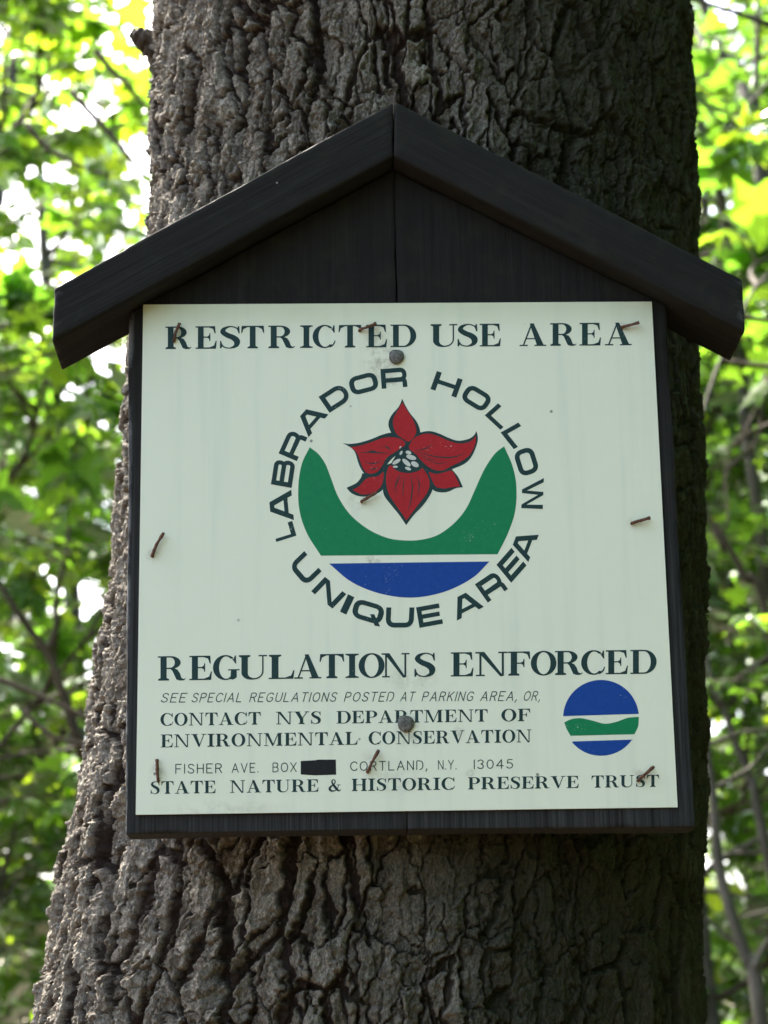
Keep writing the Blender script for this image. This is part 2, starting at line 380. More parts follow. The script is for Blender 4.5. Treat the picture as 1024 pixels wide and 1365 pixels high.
class Leaves:
    def __init__(s): s.p = []; s.a = []; s.n = []; s.s = []; s.t = []
    def add(s, p, axis, nrm, size, tint): s.p.append(p); s.a.append(axis); s.n.append(nrm); s.s.append(size); s.t.append(tint)
    def mesh(s, name, tw=None):
        p, a, n = (np.array(q, float) for q in (s.p, s.a, s.n)); sz = np.array(s.s); ti = np.array(s.t)
        a /= np.linalg.norm(a, axis=1)[:, None]; n = n-(n*a).sum(1)[:, None]*a; n /= np.linalg.norm(n, axis=1)[:, None]+1e-9
        b = np.cross(a, n); cup = rng.uniform(-.2, 1.6, len(p))
        L = LEAF[None]*np.ones((len(p), 1, 1)); L[:, :, 2] = L[:, :, 2]*cup[:, None]*2.2-np.abs(L[:, :, 0])*.22*cup[:, None]
        L[:, :, 0] *= rng.uniform(.8, 1.15, len(p))[:, None]
        V = p[:, None]+(L[:, :, 0, None]*b[:, None]+L[:, :, 1, None]*a[:, None]+L[:, :, 2, None]*n[:, None])*sz[:, None, None]
        m = len(LEAF); F = (LEAF_F[None]+np.arange(len(p))[:, None, None]*m).reshape(-1, 3)
        V = V.reshape(-1, 3); ti = np.repeat(ti, m)
        if tw is None: return mesh_np(name, V, F, False, {'tint': ti})
        W = np.concatenate(tw.V); nl = len(V)
        me = mesh_np(name, np.concatenate([V, W]), [F, np.concatenate(tw.Q)+nl, np.concatenate(tw.T)+nl], False, {'tint': np.concatenate([ti, np.zeros(len(W))])})
        mi = np.ones(len(me.polygons), np.int32); mi[:len(F)] = 0; me.polygons.foreach_set('material_index', mi); return me
def unit(v): v = np.asarray(v, float); return v/(np.linalg.norm(v)+1e-12)
def spray(L, tb, p0, d, length, n, size, hue):
    """a twig with leaves in opposite pairs, roughly level like a maple's"""
    d = unit(d); droop = rng.uniform(.05, .30)
    pts = [p0+d*length*t+np.array([0, 0, -droop*length*t*t]) for t in np.linspace(0, 1, 6)]
    if tb is not None: tb.add(pts, np.linspace(.0035, .0012, 6), 4)
    side = unit(np.cross(d, [0, 0, 1])+1e-6)
    for k in range(n):
        t = .25+.75*(k//2*2+1)/max(n, 2); t = min(t, 1)
        q = p0+d*length*t+np.array([0, 0, -droop*length*t*t])
        s = 1 if k % 2 else -1
        if t >= .99: s *= .4
        ax = unit(d*rng.uniform(.3, .9)+side*s*rng.uniform(.5, 1.1)+np.array([0, 0, rng.uniform(-.75, .12)]))
        pet = q+ax*rng.uniform(.02, .05)
        nr = unit(np.array([0, 0, 1])+rng.normal(0, .42, 3))
        L.add(pet, ax, nr, size*rng.uniform(.6, 1.25), np.clip(hue+rng.normal(0, .2), 0, 1))
def limb_curve(p, d, length, up=.25, jit=.12, n=8):
    pts = [np.array(p, float)]; d = unit(d)
    for i in range(n):
        d = unit(d+rng.normal(0, jit, 3)+np.array([0, 0, up/n])); pts.append(pts[-1]+d*length/n)
    return np.array(pts)
def dress(L, tw, curve, start, n_sub, sub_len, sprays, leaves, size, hue):
    """side twigs and leaf sprays along a limb"""
    m = len(curve)-1
    for s in range(n_sub):
        t = start+(1-start)*(s+rng.uniform(.2, .9))/n_sub; i = min(int(t*m), m-1); q = curve[i]+(curve[i+1]-curve[i])*(t*m-i)
        d0 = unit(curve[i+1]-curve[i]); sd = unit(np.cross(d0, rng.normal(size=3)))
        d = unit(d0*rng.uniform(.4, 1)+sd*rng.uniform(.5, 1)+np.array([0, 0, rng.uniform(-.15, .35)]))
        ln = sub_len*rng.uniform(.5, 1.1)*(1.15-.5*t)
        c = limb_curve(q, d, ln, .1, .15, 5); tw.add(c, np.linspace(.007, .003, len(c)), 5)
        for k in range(sprays):
            tt = .3+.7*(k+.5)/sprays; i2 = min(int(tt*5), 4); qq = c[i2]+(c[i2+1]-c[i2])*(tt*5-i2)
            dd = unit(unit(c[i2+1]-c[i2])+rng.normal(0, .7, 3)*np.array([1, 1, .35]))
            spray(L, tw, qq, dd, rng.uniform(.16, .34), leaves, size, hue+rng.normal(0, .10))
def children_copy(src, loc, rz, sc_, label):
    r = src.copy(); C.objects.link(r); r.location = loc; r.rotation_euler = (0, 0, rz); r.scale = (sc_,)*3; r['label'] = label
    for ch in src.children:
        c = ch.copy(); C.objects.link(c); c.parent = r
        for g in ch.children:
            e = g.copy(); C.objects.link(e); e.parent = c
    return r

M_BARK = bark_material()
M_GREY = stem_material('grey_sapling_bark', (.052, .045, .036), (.128, .114, .096))
M_BROWN = stem_material('dark_twig_bark', (.045, .032, .024), (.10, .075, .055))
M_LEAF = leaf_material('maple_leaf', (.095, .185, .03), (.20, .40, .024), .60)
M_LEAF2 = leaf_material('far_leaf', (.048, .105, .018), (.17, .36, .020), .65)

def CP(px, py, dist):
    """a point of the woods: direction seen from where the photographer stood, at a distance in metres along +Y"""
    from mathutils import Euler
    R = np.array(Euler(CROT).to_matrix()); d = R@np.array([(px-512)/FPX, -(py-682.5)/FPX, -1.0])
    return CAM+d*(dist/d[1])
# the main tree
def main_tree():
    t = empty('mature_tree', (0, 0, GROUND), 'thick old trunk with deeply flaking grey bark that carries the wooden sign board', 'tree')
    def ch(name, me, m):
        o = link(name, me, m, t); o.location = (0, 0, -GROUND); return o
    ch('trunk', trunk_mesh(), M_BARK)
    # broken stub at the upper left
    tb = Tubes()
    P = spline([CP(250, 88, 1.37), CP(215, 66, 1.365), CP(192, 52, 1.36), CP(176, 44, 1.36)], 18)
    tb.add(P, np.linspace(.017, .0032, 18)*(1+.14*np.sin(np.arange(18)*2.3)), 12, .13)
    me = tb.mesh('branch_stub'); n = len(me.vertices)
    for k, v in (('raise', .35), ('algae_shade', .1), ('tint', .25)):
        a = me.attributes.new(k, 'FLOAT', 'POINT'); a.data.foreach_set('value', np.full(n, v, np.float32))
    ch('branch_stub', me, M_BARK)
    # limbs and crown above the picture
    L = Leaves(); tw = Tubes(); lb = []
    for k in range(15):
        a = k*2.4+rng.uniform(0, .6); z = 2.3+k*.42
        xc = np.interp(z, PROF[:, 0], PROF[:, 1]); R = np.interp(z, PROF[:, 0], PROF[:, 2])
        d = np.array([math.sin(a), math.cos(a), rng.uniform(.25, .6)]); ln = rng.uniform(2.2, 3.6)*(1.15-k*.035)
        c = limb_curve((xc+math.sin(a)*R*.4, YF+np.interp(.3, PROF[:, 0], PROF[:, 2])+math.cos(a)*R*.4, z), d, ln, .3, .12, 9)
        b = Tubes(); b.add(spline(c, 18), np.linspace(.05, .012, 18), 8, .04); lb.append(b)
        dress(L, tw, c, .22, 10, .9, 4, 6, .15, .45)
    for b in lb: ch('branch', b.mesh('branch'), M_BROWN)
    me = L.mesh('crown', tw); ch('crown', me, M_LEAF2); me.materials.append(M_BROWN)
main_tree()

# ------------------------------------------------------------------ woods behind
def leafy_tree(name, label, cat, group, base, height, r0, n_limbs, spread, leaf, hue, lean=(0, 0), low=.12, mstem=None, per=(7, .55, 4, 7), mleaf=None):
    t = empty(name, base, label, cat, group)
    pts = [(0, 0, -.1)]+[(lean[0]*f+rng.normal(0, .04)*height*.1, lean[1]*f+rng.normal(0, .04)*height*.1, height*f) for f in (.25, .5, .75, 1)]
    c = spline(pts, 30); tb = Tubes(); tb.add(c, np.linspace(r0, r0*.15, 30), 10, .03)
    link('trunk', tb.mesh('trunk'), mstem or M_GREY, t)
    L = Leaves(); tw = Tubes()
    for k in range(n_limbs):
        f = low+(1-low)*(k+rng.uniform(0, .8))/n_limbs; i = min(int(f*29), 28); a = k*2.4+rng.uniform(-.5, .5)
        d = np.array([math.cos(a), math.sin(a), rng.uniform(.15, .7)]); ln = spread*rng.uniform(.65, 1.1)*(1.1-.6*f)
        q = limb_curve(c[i], d, ln, .25, .16, 8)
        b = Tubes(); b.add(spline(q, 16), np.linspace(r0*.42*(1.1-.7*f), .005, 16), 6, .04)
        link('branch', b.mesh('branch'), mstem or M_BROWN, t)
        dress(L, tw, q, .2, per[0], per[1], per[2], per[3], leaf, hue)
    me = L.mesh('foliage', tw); link('foliage', me, mleaf or M_LEAF, t); me.materials.append(M_BROWN)
    return t
G = GROUND
GL, GR, GB = 'young maples behind the trunk on its left', 'grey saplings behind the trunk on its right', 'trees deeper in the woods'
random.seed(3)
a1 = leafy_tree('maple_tree', 'nearest leafy maple left of the trunk with broad bright yellow green leaves', 'tree', GL, (-1.35, 4.6, G), 4.6, .035, 16, 1.25, .105, .70, (.25, -.1), .25, per=(7, .5, 3, 8))
a2 = leafy_tree('maple_tree', 'maple with darker green leaves low down left of the trunk beside the bark flare', 'tree', GL, (-1.25, 6.2, G), 4.4, .04, 13, 1.5, .115, .5, (-.2, .2), .22, M_BROWN)
a3 = leafy_tree('maple_tree', 'taller pale leaved maple behind the upper left side of the trunk', 'tree', GL, (-1.0, 9.0, G), 8.0, .07, 17, 2.1, .135, .72, (-.5, .2), .3, per=(6, .55, 3, 6))
b1 = leafy_tree('maple_sapling', 'leafy sapling with mid green leaves beside the right edge of the trunk', 'tree', GR, (1.15, 5.2, G), 4.4, .03, 16, 1.1, .105, .45, (-.2, .1), .22, per=(7, .5, 4, 8))
b2 = leafy_tree('maple_sapling', 'sapling with brighter leaves behind the grey stems at the right edge', 'tree', GR, (1.9, 8.2, G), 6.0, .05, 17, 1.6, .115, .6, (-.3, .1), .2, per=(7, .55, 4, 8))
for src, loc, rz, s, lab in (
    (a3, (-2.6, 12.5, G), 1.9, 1.1, 'distant tall pale maple seen at the far left edge between nearer leaves'),
    (a3, (1.3, 13.5, G), 4.1, 1.15, 'distant tall maple seen to the right of the trunk through the grey stems'),
    (a3, (-1.75, 7.4, G), 3.6, .92, 'pale leaved maple of middle height behind the left eave of the little roof'),
    (a2, (-2.2, 9.6, G), 3.0, 1.25, 'dark leaved maple in the middle distance at the left edge'),
    (b2, (3.0, 12.0, G), 2.2, 1.3, 'bright sapling in the distance beyond the right edge stems'),
    (b1, (2.1, 7.4, G), 2.0, 1.2, 'leafy sapling with mid green leaves standing behind the slanting stems at right'),
    (a3, (2.2, 10.0, G), 5.2, .95, 'pale leaved maple behind the right edge stems'),
    (a1, (.35, 6.0, G), 2.6, 1.0, 'yellow green maple hidden mostly behind the big trunk')):
    children_copy(src, loc, rz, s, lab)

def stem(px_pts, dist, r0, r1, label, ground_dx=.15, up=1.6, m=None, name='slender_stem', twigs=()):
    """bare grey stem: measured course, carried on down to the ground and up into the leaves"""
    P = [CP(x, y, dist+dd) for x, y, dd in px_pts]
    if P[0][2] < P[-1][2]: P = P[::-1]
    top, bot = P[0], P[-1]
    d = unit(P[0]-P[1]); P = [top+unit(d+[0, 0, .5])*up]+[p for p in P]
    base = np.array([bot[0]+ground_dx, bot[1], G-.05]); P = P+[bot*.5+base*.5+np.array([.03, 0, 0]), base]
    P = P[::-1]; o = empty(name, (base[0], base[1], G), label, 'sapling', GR)
    c = spline(P, 48)-np.array([base[0], base[1], G]); tb = Tubes(); tb.add(c, np.linspace(r0*1.25, r1*.6, 48), 10, .04)
    link('trunk', tb.mesh('trunk'), m or M_GREY, o)
    L = Leaves(); tw = Tubes()
    for k in range(3):
        q = limb_curve(c[34+k*5], (rng.uniform(-1, 1), rng.uniform(-.2, 1), .5), .7, .2, .15, 6)
        b = Tubes(); b.add(q, np.linspace(r1*.5, .004, len(q)), 6); link('branch', b.mesh('branch'), m or M_GREY, o)
        dress(L, tw, q, .3, 4, .4, 3, 6, .09, .5)
    for tp, dd, r in twigs:
        q = spline([CP(x, y, dist+dd)-np.array([base[0], base[1], G]) for x, y in tp], 12)
        b = Tubes(); b.add(q, np.linspace(r, r*.45, 12), 6, .05); link('branch', b.mesh('branch'), m or M_GREY, o)
    me = L.mesh('foliage', tw); link('foliage', me, M_LEAF, o); me.materials.append(M_BROWN)
    return o
stem([(926, 137, 0), (941, 179, 0), (957, 244, 0), (967, 299, 0), (976, 360, 0), (990, 520, 0)], 5.6, .017, .013, 'grey stem leaning left beside the upper right edge of the trunk')
stem([(947, 32, .1), (972, 82, .1), (1000, 140, 0), (1012, 200, 0), (1017, 261, 0), (1020, 420, 0)], 6.6, .030, .021, 'stout grey forked stem at the upper right edge of the photo', twigs=[([(1008, 165), (1008, 110), (1010, 40), (1012, -40)], .05, .015)])
stem([(937, 860, 0), (957, 919, 0), (977, 979, 0), (1000, 1041, 0), (1017, 1111, 0)], 5.0, .011, .008, 'slim grey stem leaning left beside the lower right corner of the notice', ground_dx=.25)
stem([(936, 930, 0), (940, 980, 0), (952, 1075, 0), (958, 1149, 0), (972, 1207, 0), (993, 1269, 0), (1006, 1294, 0), (1011, 1333, 0)], 4.4, .0135, .010, 'nearest grey brown stem that curves beside the lower right trunk edge', ground_dx=.1,
     twigs=[([(1004, 1292), (985, 1262), (965, 1245), (942, 1222)], .02, .007), ([(1006, 1290), (1016, 1265), (1030, 1245)], -.02, .007)])
stem([(937, 664, 0), (957, 701, 0), (977, 739, 0), (995, 774, 0), (1030, 850, 0)], 4.8, .009, .006, 'thin dark stem leaning left beside the middle right edge of the board', ground_dx=.4, m=M_BROWN)
stem([(960, 730, 0), (982, 797, 0), (1000, 830, 0), (1024, 867, 0), (1060, 940, 0)], 8.5, .045, .034, 'blurred stout grey stem leaning left at the right edge level with the emblem', ground_dx=.5)
stem([(934, 822, 0), (970, 862, 0), (1005, 893, 0), (1040, 930, 0)], 7.5, .024, .016, 'blurred slanting stem leaning strongly left just below the emblem level at right', ground_dx=.7)
# bare branch across the top right corner and twigs on the left belong to trees of their own
def bare_branches(owner, runs, m):
    base = np.array(owner.location)
    for pts, dist, r in runs:
        q = spline([CP(x, y, dist)-base for x, y in pts], 14); b = Tubes(); b.add(q, np.linspace(r, r*.5, 14), 6, .05)
        link('branch', b.mesh('branch'), m, owner)
bare_branches(b1, [([(1120, 70), (1024, 32), (975, 15), (930, 0), (880, -25)], 4.9, .011), ([(1090, 1165), (1024, 1140), (985, 1137), (965, 1140)], 5.0, .006), ([(1060, 1215), (1024, 1215), (990, 1223)], 5.1, .007),
    ([(938, 1168), (955, 1150), (990, 1130), (1040, 1105)], 5.3, .010), ([(930, 1187), (962, 1190), (1010, 1200)], 5.5, .008)], M_GREY)
bare_branches(a2, [([(110, 1010), (82, 918), (63, 870), (29, 824), (0, 780), (-30, 740)], 5.2, .012), ([(63, 870), (75, 836), (75, 800), (88, 740), (92, 700)], 5.2, .009), ([(62, 868), (45, 862), (24, 857)], 5.2, .006),
    ([(-40, 894), (0, 906), (65, 933), (128, 964), (180, 990)], 3.9, .006), ([(30, 945), (60, 975), (82, 985), (118, 994), (160, 1005)], 4.4, .006)], M_BROWN)
bare_branches(a1, [([(128, 68), (150, 95), (172, 115), (200, 150)], 4.4, .008), ([(95, 122), (125, 155), (150, 182), (180, 220), (206, 246), (240, 280)], 4.3, .008), ([(35, 165), (60, 195), (76, 205), (110, 222), (146, 236)], 4.5, .007),
    ([(20, 0), (46, 10), (60, 28), (75, 42), (90, 70)], 6.0, .008)], M_BROWN)

def woods_blocker():
    """unseen leaf mass added on the right to darken the trunk, plus far woods around"""
    L = Leaves()
    while len(L.p) < 52000:
        x, y = rng.uniform(1.15, 7), rng.uniform(-7, 6); z = G+rng.uniform(.1, 8)
        if rng.random() < .25: x, y = rng.uniform(-.5, 6), rng.uniform(-9, -4.5)
        far = rng.random() < .30
        if far:
            a = rng.uniform(RAD(60), RAD(215)); r = rng.uniform(13, 26); x, y = r*math.cos(a), r*math.sin(a); z = G+rng.uniform(.1, 7.5)
        dx, dy = x-CAM[0], y-CAM[1]
        if dy > 0 and abs(dx) < .25*dy+.9: continue
        c = np.array([x, y, z])
        for k in range(10):
            L.add(c+rng.normal(0, .4, 3)*[1, 1, .35], rng.normal(size=3)*[1, 1, .5], np.array([0, 0, 1])+rng.normal(0, .8, 3), rng.uniform(.13, .22)*(1.9 if far else 1), rng.uniform(0, .8))
    o = link('woodland_blocker', L.mesh('woodland_blocker'), M_LEAF2); o['kind'] = 'stuff'; o['label'] = 'unseen leaf mass added to block light right of the trunk, with far woods'
woods_blocker()

# ------------------------------------------------------------------ the wooden board
def prism(name, poly, y0, y1, grain, parent, seam=None, worn=lambda x, y, z: 0, step=.004, seed=0, chip=.0006, bev=.0014):
    """a sawn board: outline in x/z, thickness in y, bevelled, with rough edges"""
    bm = bmesh.new(); vs = [bm.verts.new((x, y0, z)) for x, z in poly]; f = bm.faces.new(vs)
    r = bmesh.ops.extrude_face_region(bm, geom=[f])
    for v in [g for g in r['geom'] if isinstance(g, bmesh.types.BMVert)]: v.co.y = y1
    bmesh.ops.recalc_face_normals(bm, faces=bm.faces)
    bmesh.ops.bevel(bm, geom=list(bm.edges), offset=bev, segments=2, profile=.6, affect='EDGES')
    g = Vector((grain[0], 0, grain[1])).normalized(); a = Vector((-g.z, 0, g.x))
    for ax, st in ((g, step), (a, step*1.3), (Vector((0, 1, 0)), step*1.5)):
        d = [v.co.dot(ax) for v in bm.verts]; t = min(d)+st*.7
        while t < max(d)-st*.3:
            bmesh.ops.bisect_plane(bm, geom=list(bm.verts)+list(bm.edges)+list(bm.faces), plane_co=ax*t, plane_no=ax); t += st
    bm.normal_update()
    co = np.array([v.co for v in bm.verts]); no = np.array([v.normal for v in bm.verts])
    s = co@np.array(g); b = co@np.array(a); yy = co[:, 1]
    edge = 1-np.clip(np.abs(no).max(1)*0+np.maximum(np.abs(no[:, 1]), np.maximum(np.abs(no@np.array(g)), np.abs(no@np.array(a)))), 0, 1)
    k = gnoise(s/.011, b/.05+yy/.05, seed)*.35+gnoise(s/.0035, b/.02+yy/.013, seed+3)*.3
    dsp = k*.0003+np.minimum(k, 0)*chip*np.clip(edge*6, 0, 1)*3.5+gnoise(s/.06, b/.09+yy/.1, seed+9)*.0006
    co2 = co+no*dsp[:, None]
    for v, c in zip(bm.verts, co2): v.co = c
    me = bpy.data.meshes.new(name); bm.to_mesh(me); bm.free()
    for p in me.polygons: p.use_smooth = True
    at = me.attributes.new('grain_axis', 'FLOAT_VECTOR', 'POINT')
    at.data.foreach_set('vector', np.stack([s+seed*.37, b+seed*.11, yy], -1).astype(np.float32).ravel())
    at = me.attributes.new('worn', 'FLOAT', 'POINT')
    at.data.foreach_set('value', np.array([worn(*c) for c in co], np.float32))
    at = me.attributes.new('weather_shade', 'FLOAT', 'POINT')
    at.data.foreach_set('value', (1-sstep(-.10, .15, co[:, 2]) if name == 'plank' else np.full(len(co), .10)).astype(np.float32))  # planks weathered below, shade under the roof put into the colour above
    o = link(name, me, M_WOOD, parent); return o
M_WOOD = wood_material()
board = empty('sign_board', (0, 0, 0), 'black stained wooden board with a little gable roof, fixed to the trunk', 'sign board')
LW = lambda x, y, z: 1.0 if (x < -.1446 and y < .003) else 0.0
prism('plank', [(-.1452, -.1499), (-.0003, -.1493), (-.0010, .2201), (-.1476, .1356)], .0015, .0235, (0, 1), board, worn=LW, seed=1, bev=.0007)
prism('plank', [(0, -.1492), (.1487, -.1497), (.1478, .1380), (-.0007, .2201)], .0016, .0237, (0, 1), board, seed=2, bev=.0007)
EW = lambda x, y, z: .35 if abs(x) > .1855 else 0.0
prism('roof_board', [(-.0010, .2545), (-.0018, .2210), (-.1876, .1135), (-.1871, .1444)], -.0145, .0336, (.866, .5), board, worn=EW, seed=3)
prism('roof_board', [(-.0004, .2545), (.1883, .1469), (.1877, .1162), (-.0012, .2210)], -.0148, .0333, (.866, -.5), board, worn=EW, seed=4)

# ------------------------------------------------------------------ lettering: outlines of the sign painter's letters
from mathutils import Euler
_R = np.array(Euler(CROT).to_matrix())
def S(px, py):
    """a point measured on the photo's notice, laid back onto the flat sheet (x, z in metres)"""
    d = _R@np.array([(px-512)/FPX, -(py-682.5)/FPX, -1.0]); q = CAM-d*(CAM[1]/d[1]); return np.array([q[0], q[2]])
def arc(cx, cy, rx, ry, a0, a1, n=18):
    t = np.radians(np.linspace(a0, a1, n)); return np.stack([cx+rx*np.cos(t), cy+ry*np.sin(t)], -1)
def rect(x0, y0, x1, y1): return [(x0, y0), (x1, y0), (x1, y1), (x0, y1)]
class Strip:
    def __init__(s, a, b): s.a = np.asarray(a, float); s.b = np.asarray(b, float)
def vstroke(pts, wd, n=0, smooth=True):
    P = np.asarray(pts, float); W = np.broadcast_to(np.asarray(wd, float), (len(P),))
    if smooth and len(P) > 2:
        n = n or 6*len(P); Q = spline(np.column_stack([P, W]), n); P, W = Q[:, :2], Q[:, 2]
    closed = np.allclose(P[0], P[-1])
    if closed:
        E = np.concatenate([P[-2:-1], P, P[1:2]]); T = E[2:]-E[:-2]
    else: T = np.gradient(P, axis=0)
    T = T/(np.linalg.norm(T, axis=1)[:, None]+1e-12); Nn = np.stack([-T[:, 1], T[:, 0]], -1)
    return Strip(P+Nn*W[:, None]/2, P-Nn*W[:, None]/2)
def fillet(pts, r, closed=False, n=7):
    P = [np.asarray(p, float) for p in pts]; out = []; m = len(P)
    for i in range(m):
        if not closed and i in (0, m-1): out.append(P[i]); continue
        a, b, c = P[i-1], P[i], P[(i+1) % m]; u = unit(a-b); v = unit(c-b)
        p0, p1 = b+u*r, b+v*r
        for t in np.linspace(0, 1, n):
            out.append((1-t)**2*p0+2*t*(1-t)*(b*.82+(p0+p1)*.09)+t*t*p1)
    if closed: out.append(out[0])
    return np.array(out)
s_, t_, o_ = .215, .058, .085
def stem_s(x, w=s_, y0=0, y1=1, top=True, bot=True):
    r = [rect(x, y0, x+w, y1)]
    if top: r.append([(x-o_, 1), (x-o_, 1-t_), (x, 1-t_-.045), (x+w, 1-t_-.045), (x+w+o_, 1-t_), (x+w+o_, 1)])
    if bot: r.append([(x-o_, 0), (x+w+o_, 0), (x+w+o_, t_), (x+w, t_+.045), (x, t_+.045), (x-o_, t_)])
    return r
def bowl(x0, y0, y1, xr, w, k=.42):
    xm = x0+(xr-x0)*k; cy = (y0+y1)/2; ry = (y1-y0)/2
    A = np.concatenate([[(x0, y1)], arc(xm, cy, xr-xm, ry, 90, -90, 22), [(x0, y0)]])
    B = np.concatenate([[(x0, y1-t_)], arc(xm, cy, xr-xm-w, ry-t_, 90, -90, 22), [(x0, y0+t_)]])
    return Strip(A, B)
def serif(ch):
    E_top = [(.74, 1), (.05, 1), (.05, 1-t_), (.50, 1-t_), (.66, .88), (.72, .68), (.76, .68)]
    E_bot = [(.05, 0), (.77, 0), (.80, .35), (.765, .35), (.70, .14), (.52, t_), (.05, t_)]
    E_mid = [(.28, .49), (.44, .49), (.51, .44), (.53, .34), (.56, .34), (.56, .69), (.53, .69), (.51, .59), (.44, .54), (.28, .54)]
    if ch == 'A': return 1.0, [vstroke([(.14, .02), (.44, .93)], .058, smooth=False), [(.385, 1.0), (.53, 1.0), (.915, .02), (.655, .02), (.40, .90)], rect(.235, .30, .70, .35), rect(0, 0, .31, t_), rect(.56, 0, 1.0, t_)]
    if ch == 'E': return .80, stem_s(.09, top=False, bot=False)+[E_top, E_bot, E_mid, rect(0, 1-t_, .1, 1), rect(0, 0, .1, t_)]
    if ch == 'F': return .78, stem_s(.09, top=False)+[E_top, E_mid, rect(0, 1-t_, .1, 1)]
    if ch == 'L': return .80, stem_s(.09, bot=False)+[E_bot, rect(0, 0, .1, t_)]
    if ch == 'I': return .47, stem_s(.128)+[rect(0, 0, .47, t_), rect(0, 1-t_, .47, 1)]
    if ch == 'D': return .95, [rect(.09, 0, .09+s_, 1), rect(0, 0, .1, t_), rect(0, 1-t_, .1, 1), bowl(.2, 0, 1, .95, s_, .38)]
    if ch == 'H': return 1.0, stem_s(.085)+stem_s(.70)+[rect(.28, .475, .72, .53)]
    if ch == 'P': return .80, stem_s(.09, top=False)+[rect(0, 1-t_, .1, 1), bowl(.2, .44, 1, .80, s_*.95, .40)]
    if ch == 'R': return .96, stem_s(.09, top=False)+[rect(0, 1-t_, .1, 1), bowl(.2, .47, 1, .79, s_*.95, .40), [(.40, .50), (.56, .50), (.68, .44), (.76, .30), (.82, .10), (.90, .055), (.96, .10), (.96, .06), (.90, 0), (.76, -.01), (.64, .04), (.57, .22), (.50, .40)]]
    if ch == 'O': return .92, [Strip(arc(.46, .5, .46, .515, 0, 360, 48), arc(.46, .5, .46-s_, .515-t_, 0, 360, 48))]
    if ch == 'C' or ch == 'G':
        st = Strip(arc(.46, .5, .46, .515, 48, 316, 40), arc(.485, .5, .485-s_*1.05, .515-t_, 52, 310, 40))
        up = [(.76, .84), (.80, .99), (.845, .99), (.855, .66), (.82, .66), (.74, .80), (.66, .90)]
        if ch == 'C': return .88, [st, up, vstroke([(.66, .035), (.76, .10), (.83, .20), (.865, .32)], [.06, .06, .05, .035])]
        return .98, [st, up, [(.64, .02), (.66, .38), (.66+s_, .38), (.66+s_, .10), (.80, .03), (.72, .0)], rect(.56, .38, .98, .43)]
    if ch == 'S': return .68, [vstroke([(.60, .80), (.52, .92), (.35, .978), (.17, .89), (.125, .74), (.25, .60), (.44, .48), (.545, .33), (.52, .13), (.34, .022), (.16, .07), (.065, .22)], [.035, .05, .055, .12, .17, .20, .215, .20, .14, .055, .05, .035]),
        [(.55, .86), (.585, .99), (.62, .99), (.635, .67), (.60, .67)], [(.03, .01), (.065, .01), (.115, .12), (.065, .34), (.03, .34)]]
    if ch == 'T': return .86, stem_s(.43-s_/2, top=False)+[[(.02, 1), (0, .68), (.035, .68), (.09, .86), (.24, 1-t_), (.62, 1-t_), (.77, .86), (.825, .68), (.86, .68), (.84, 1)]]
    if ch == 'U': return .98, stem_s(.085, y0=.30, bot=False)+[vstroke([(.1925, .36), (.20, .22), (.29, .085), (.47, .022), (.66, .07), (.77, .20), (.80, .36), (.80, .7), (.80, .98)], [s_, s_*.97, .145, .065, .055, .05, .05, .05, .05]), rect(.66, 1-t_, .94, 1)]
    if ch == 'N': return 1.06, [rect(.13, 0, .20, 1), [(.0, 1), (.29, 1), (.90, .0), (.86, -.015), (.80, -.015), (.14, .93), (.0, 1-t_)], rect(.85, 0, .92, 1), rect(.02, 0, .31, t_), rect(.74, 1-t_, 1.04, 1)]
    if ch == 'M': return 1.28, [rect(.125, 0, .175, 1), [(.0, 1), (.30, 1), (.64, .12), (.60, -.01), (.555, -.01), (.13, .93), (.0, 1-t_)], vstroke([(.60, .03), (.95, .97)], .06, smooth=False), stem_s(.93)[0], stem_s(.93)[2], [(.92, 1), (1.23, 1), (1.23, 1-t_), (.95, 1-t_-.03)], rect(.01, 0, .29, t_)]
    if ch == 'V': return .98, [[(.07, 1-.01), (.33, 1-.01), (.565, .18), (.535, -.01), (.475, -.01)], vstroke([(.51, .01), (.83, .98)], .055, smooth=False), rect(-.01, 1-t_, .42, 1), rect(.68, 1-t_, .98, 1)]
    if ch == 'Y': return .96, [[(.06, .99), (.32, .99), (.56, .46), (.54, .36), (.37, .36)], vstroke([(.515, .43), (.815, .98)], .055, smooth=False), rect(-.02, 1-t_, .40, 1), rect(.67, 1-t_, .96, 1), rect(.365, .03, .365+s_, .44), [(.28, 0), (.665, 0), (.665, t_), (.58, t_+.045), (.365, t_+.045), (.28, t_)]]
    if ch == '&': return 1.0, [vstroke([(.80, .50), (.74, .30), (.58, .10), (.32, .03), (.12, .13), (.11, .30), (.28, .47), (.46, .62), (.53, .80), (.42, .955), (.28, .86), (.30, .68), (.50, .38), (.70, .13), (.86, .05), (.97, .16)], [.05, .06, .08, .13, .19, .18, .12, .09, .10, .06, .11, .13, .20, .17, .10, .06], 90), rect(.66, .50, .96, .55)]
    return .4, []
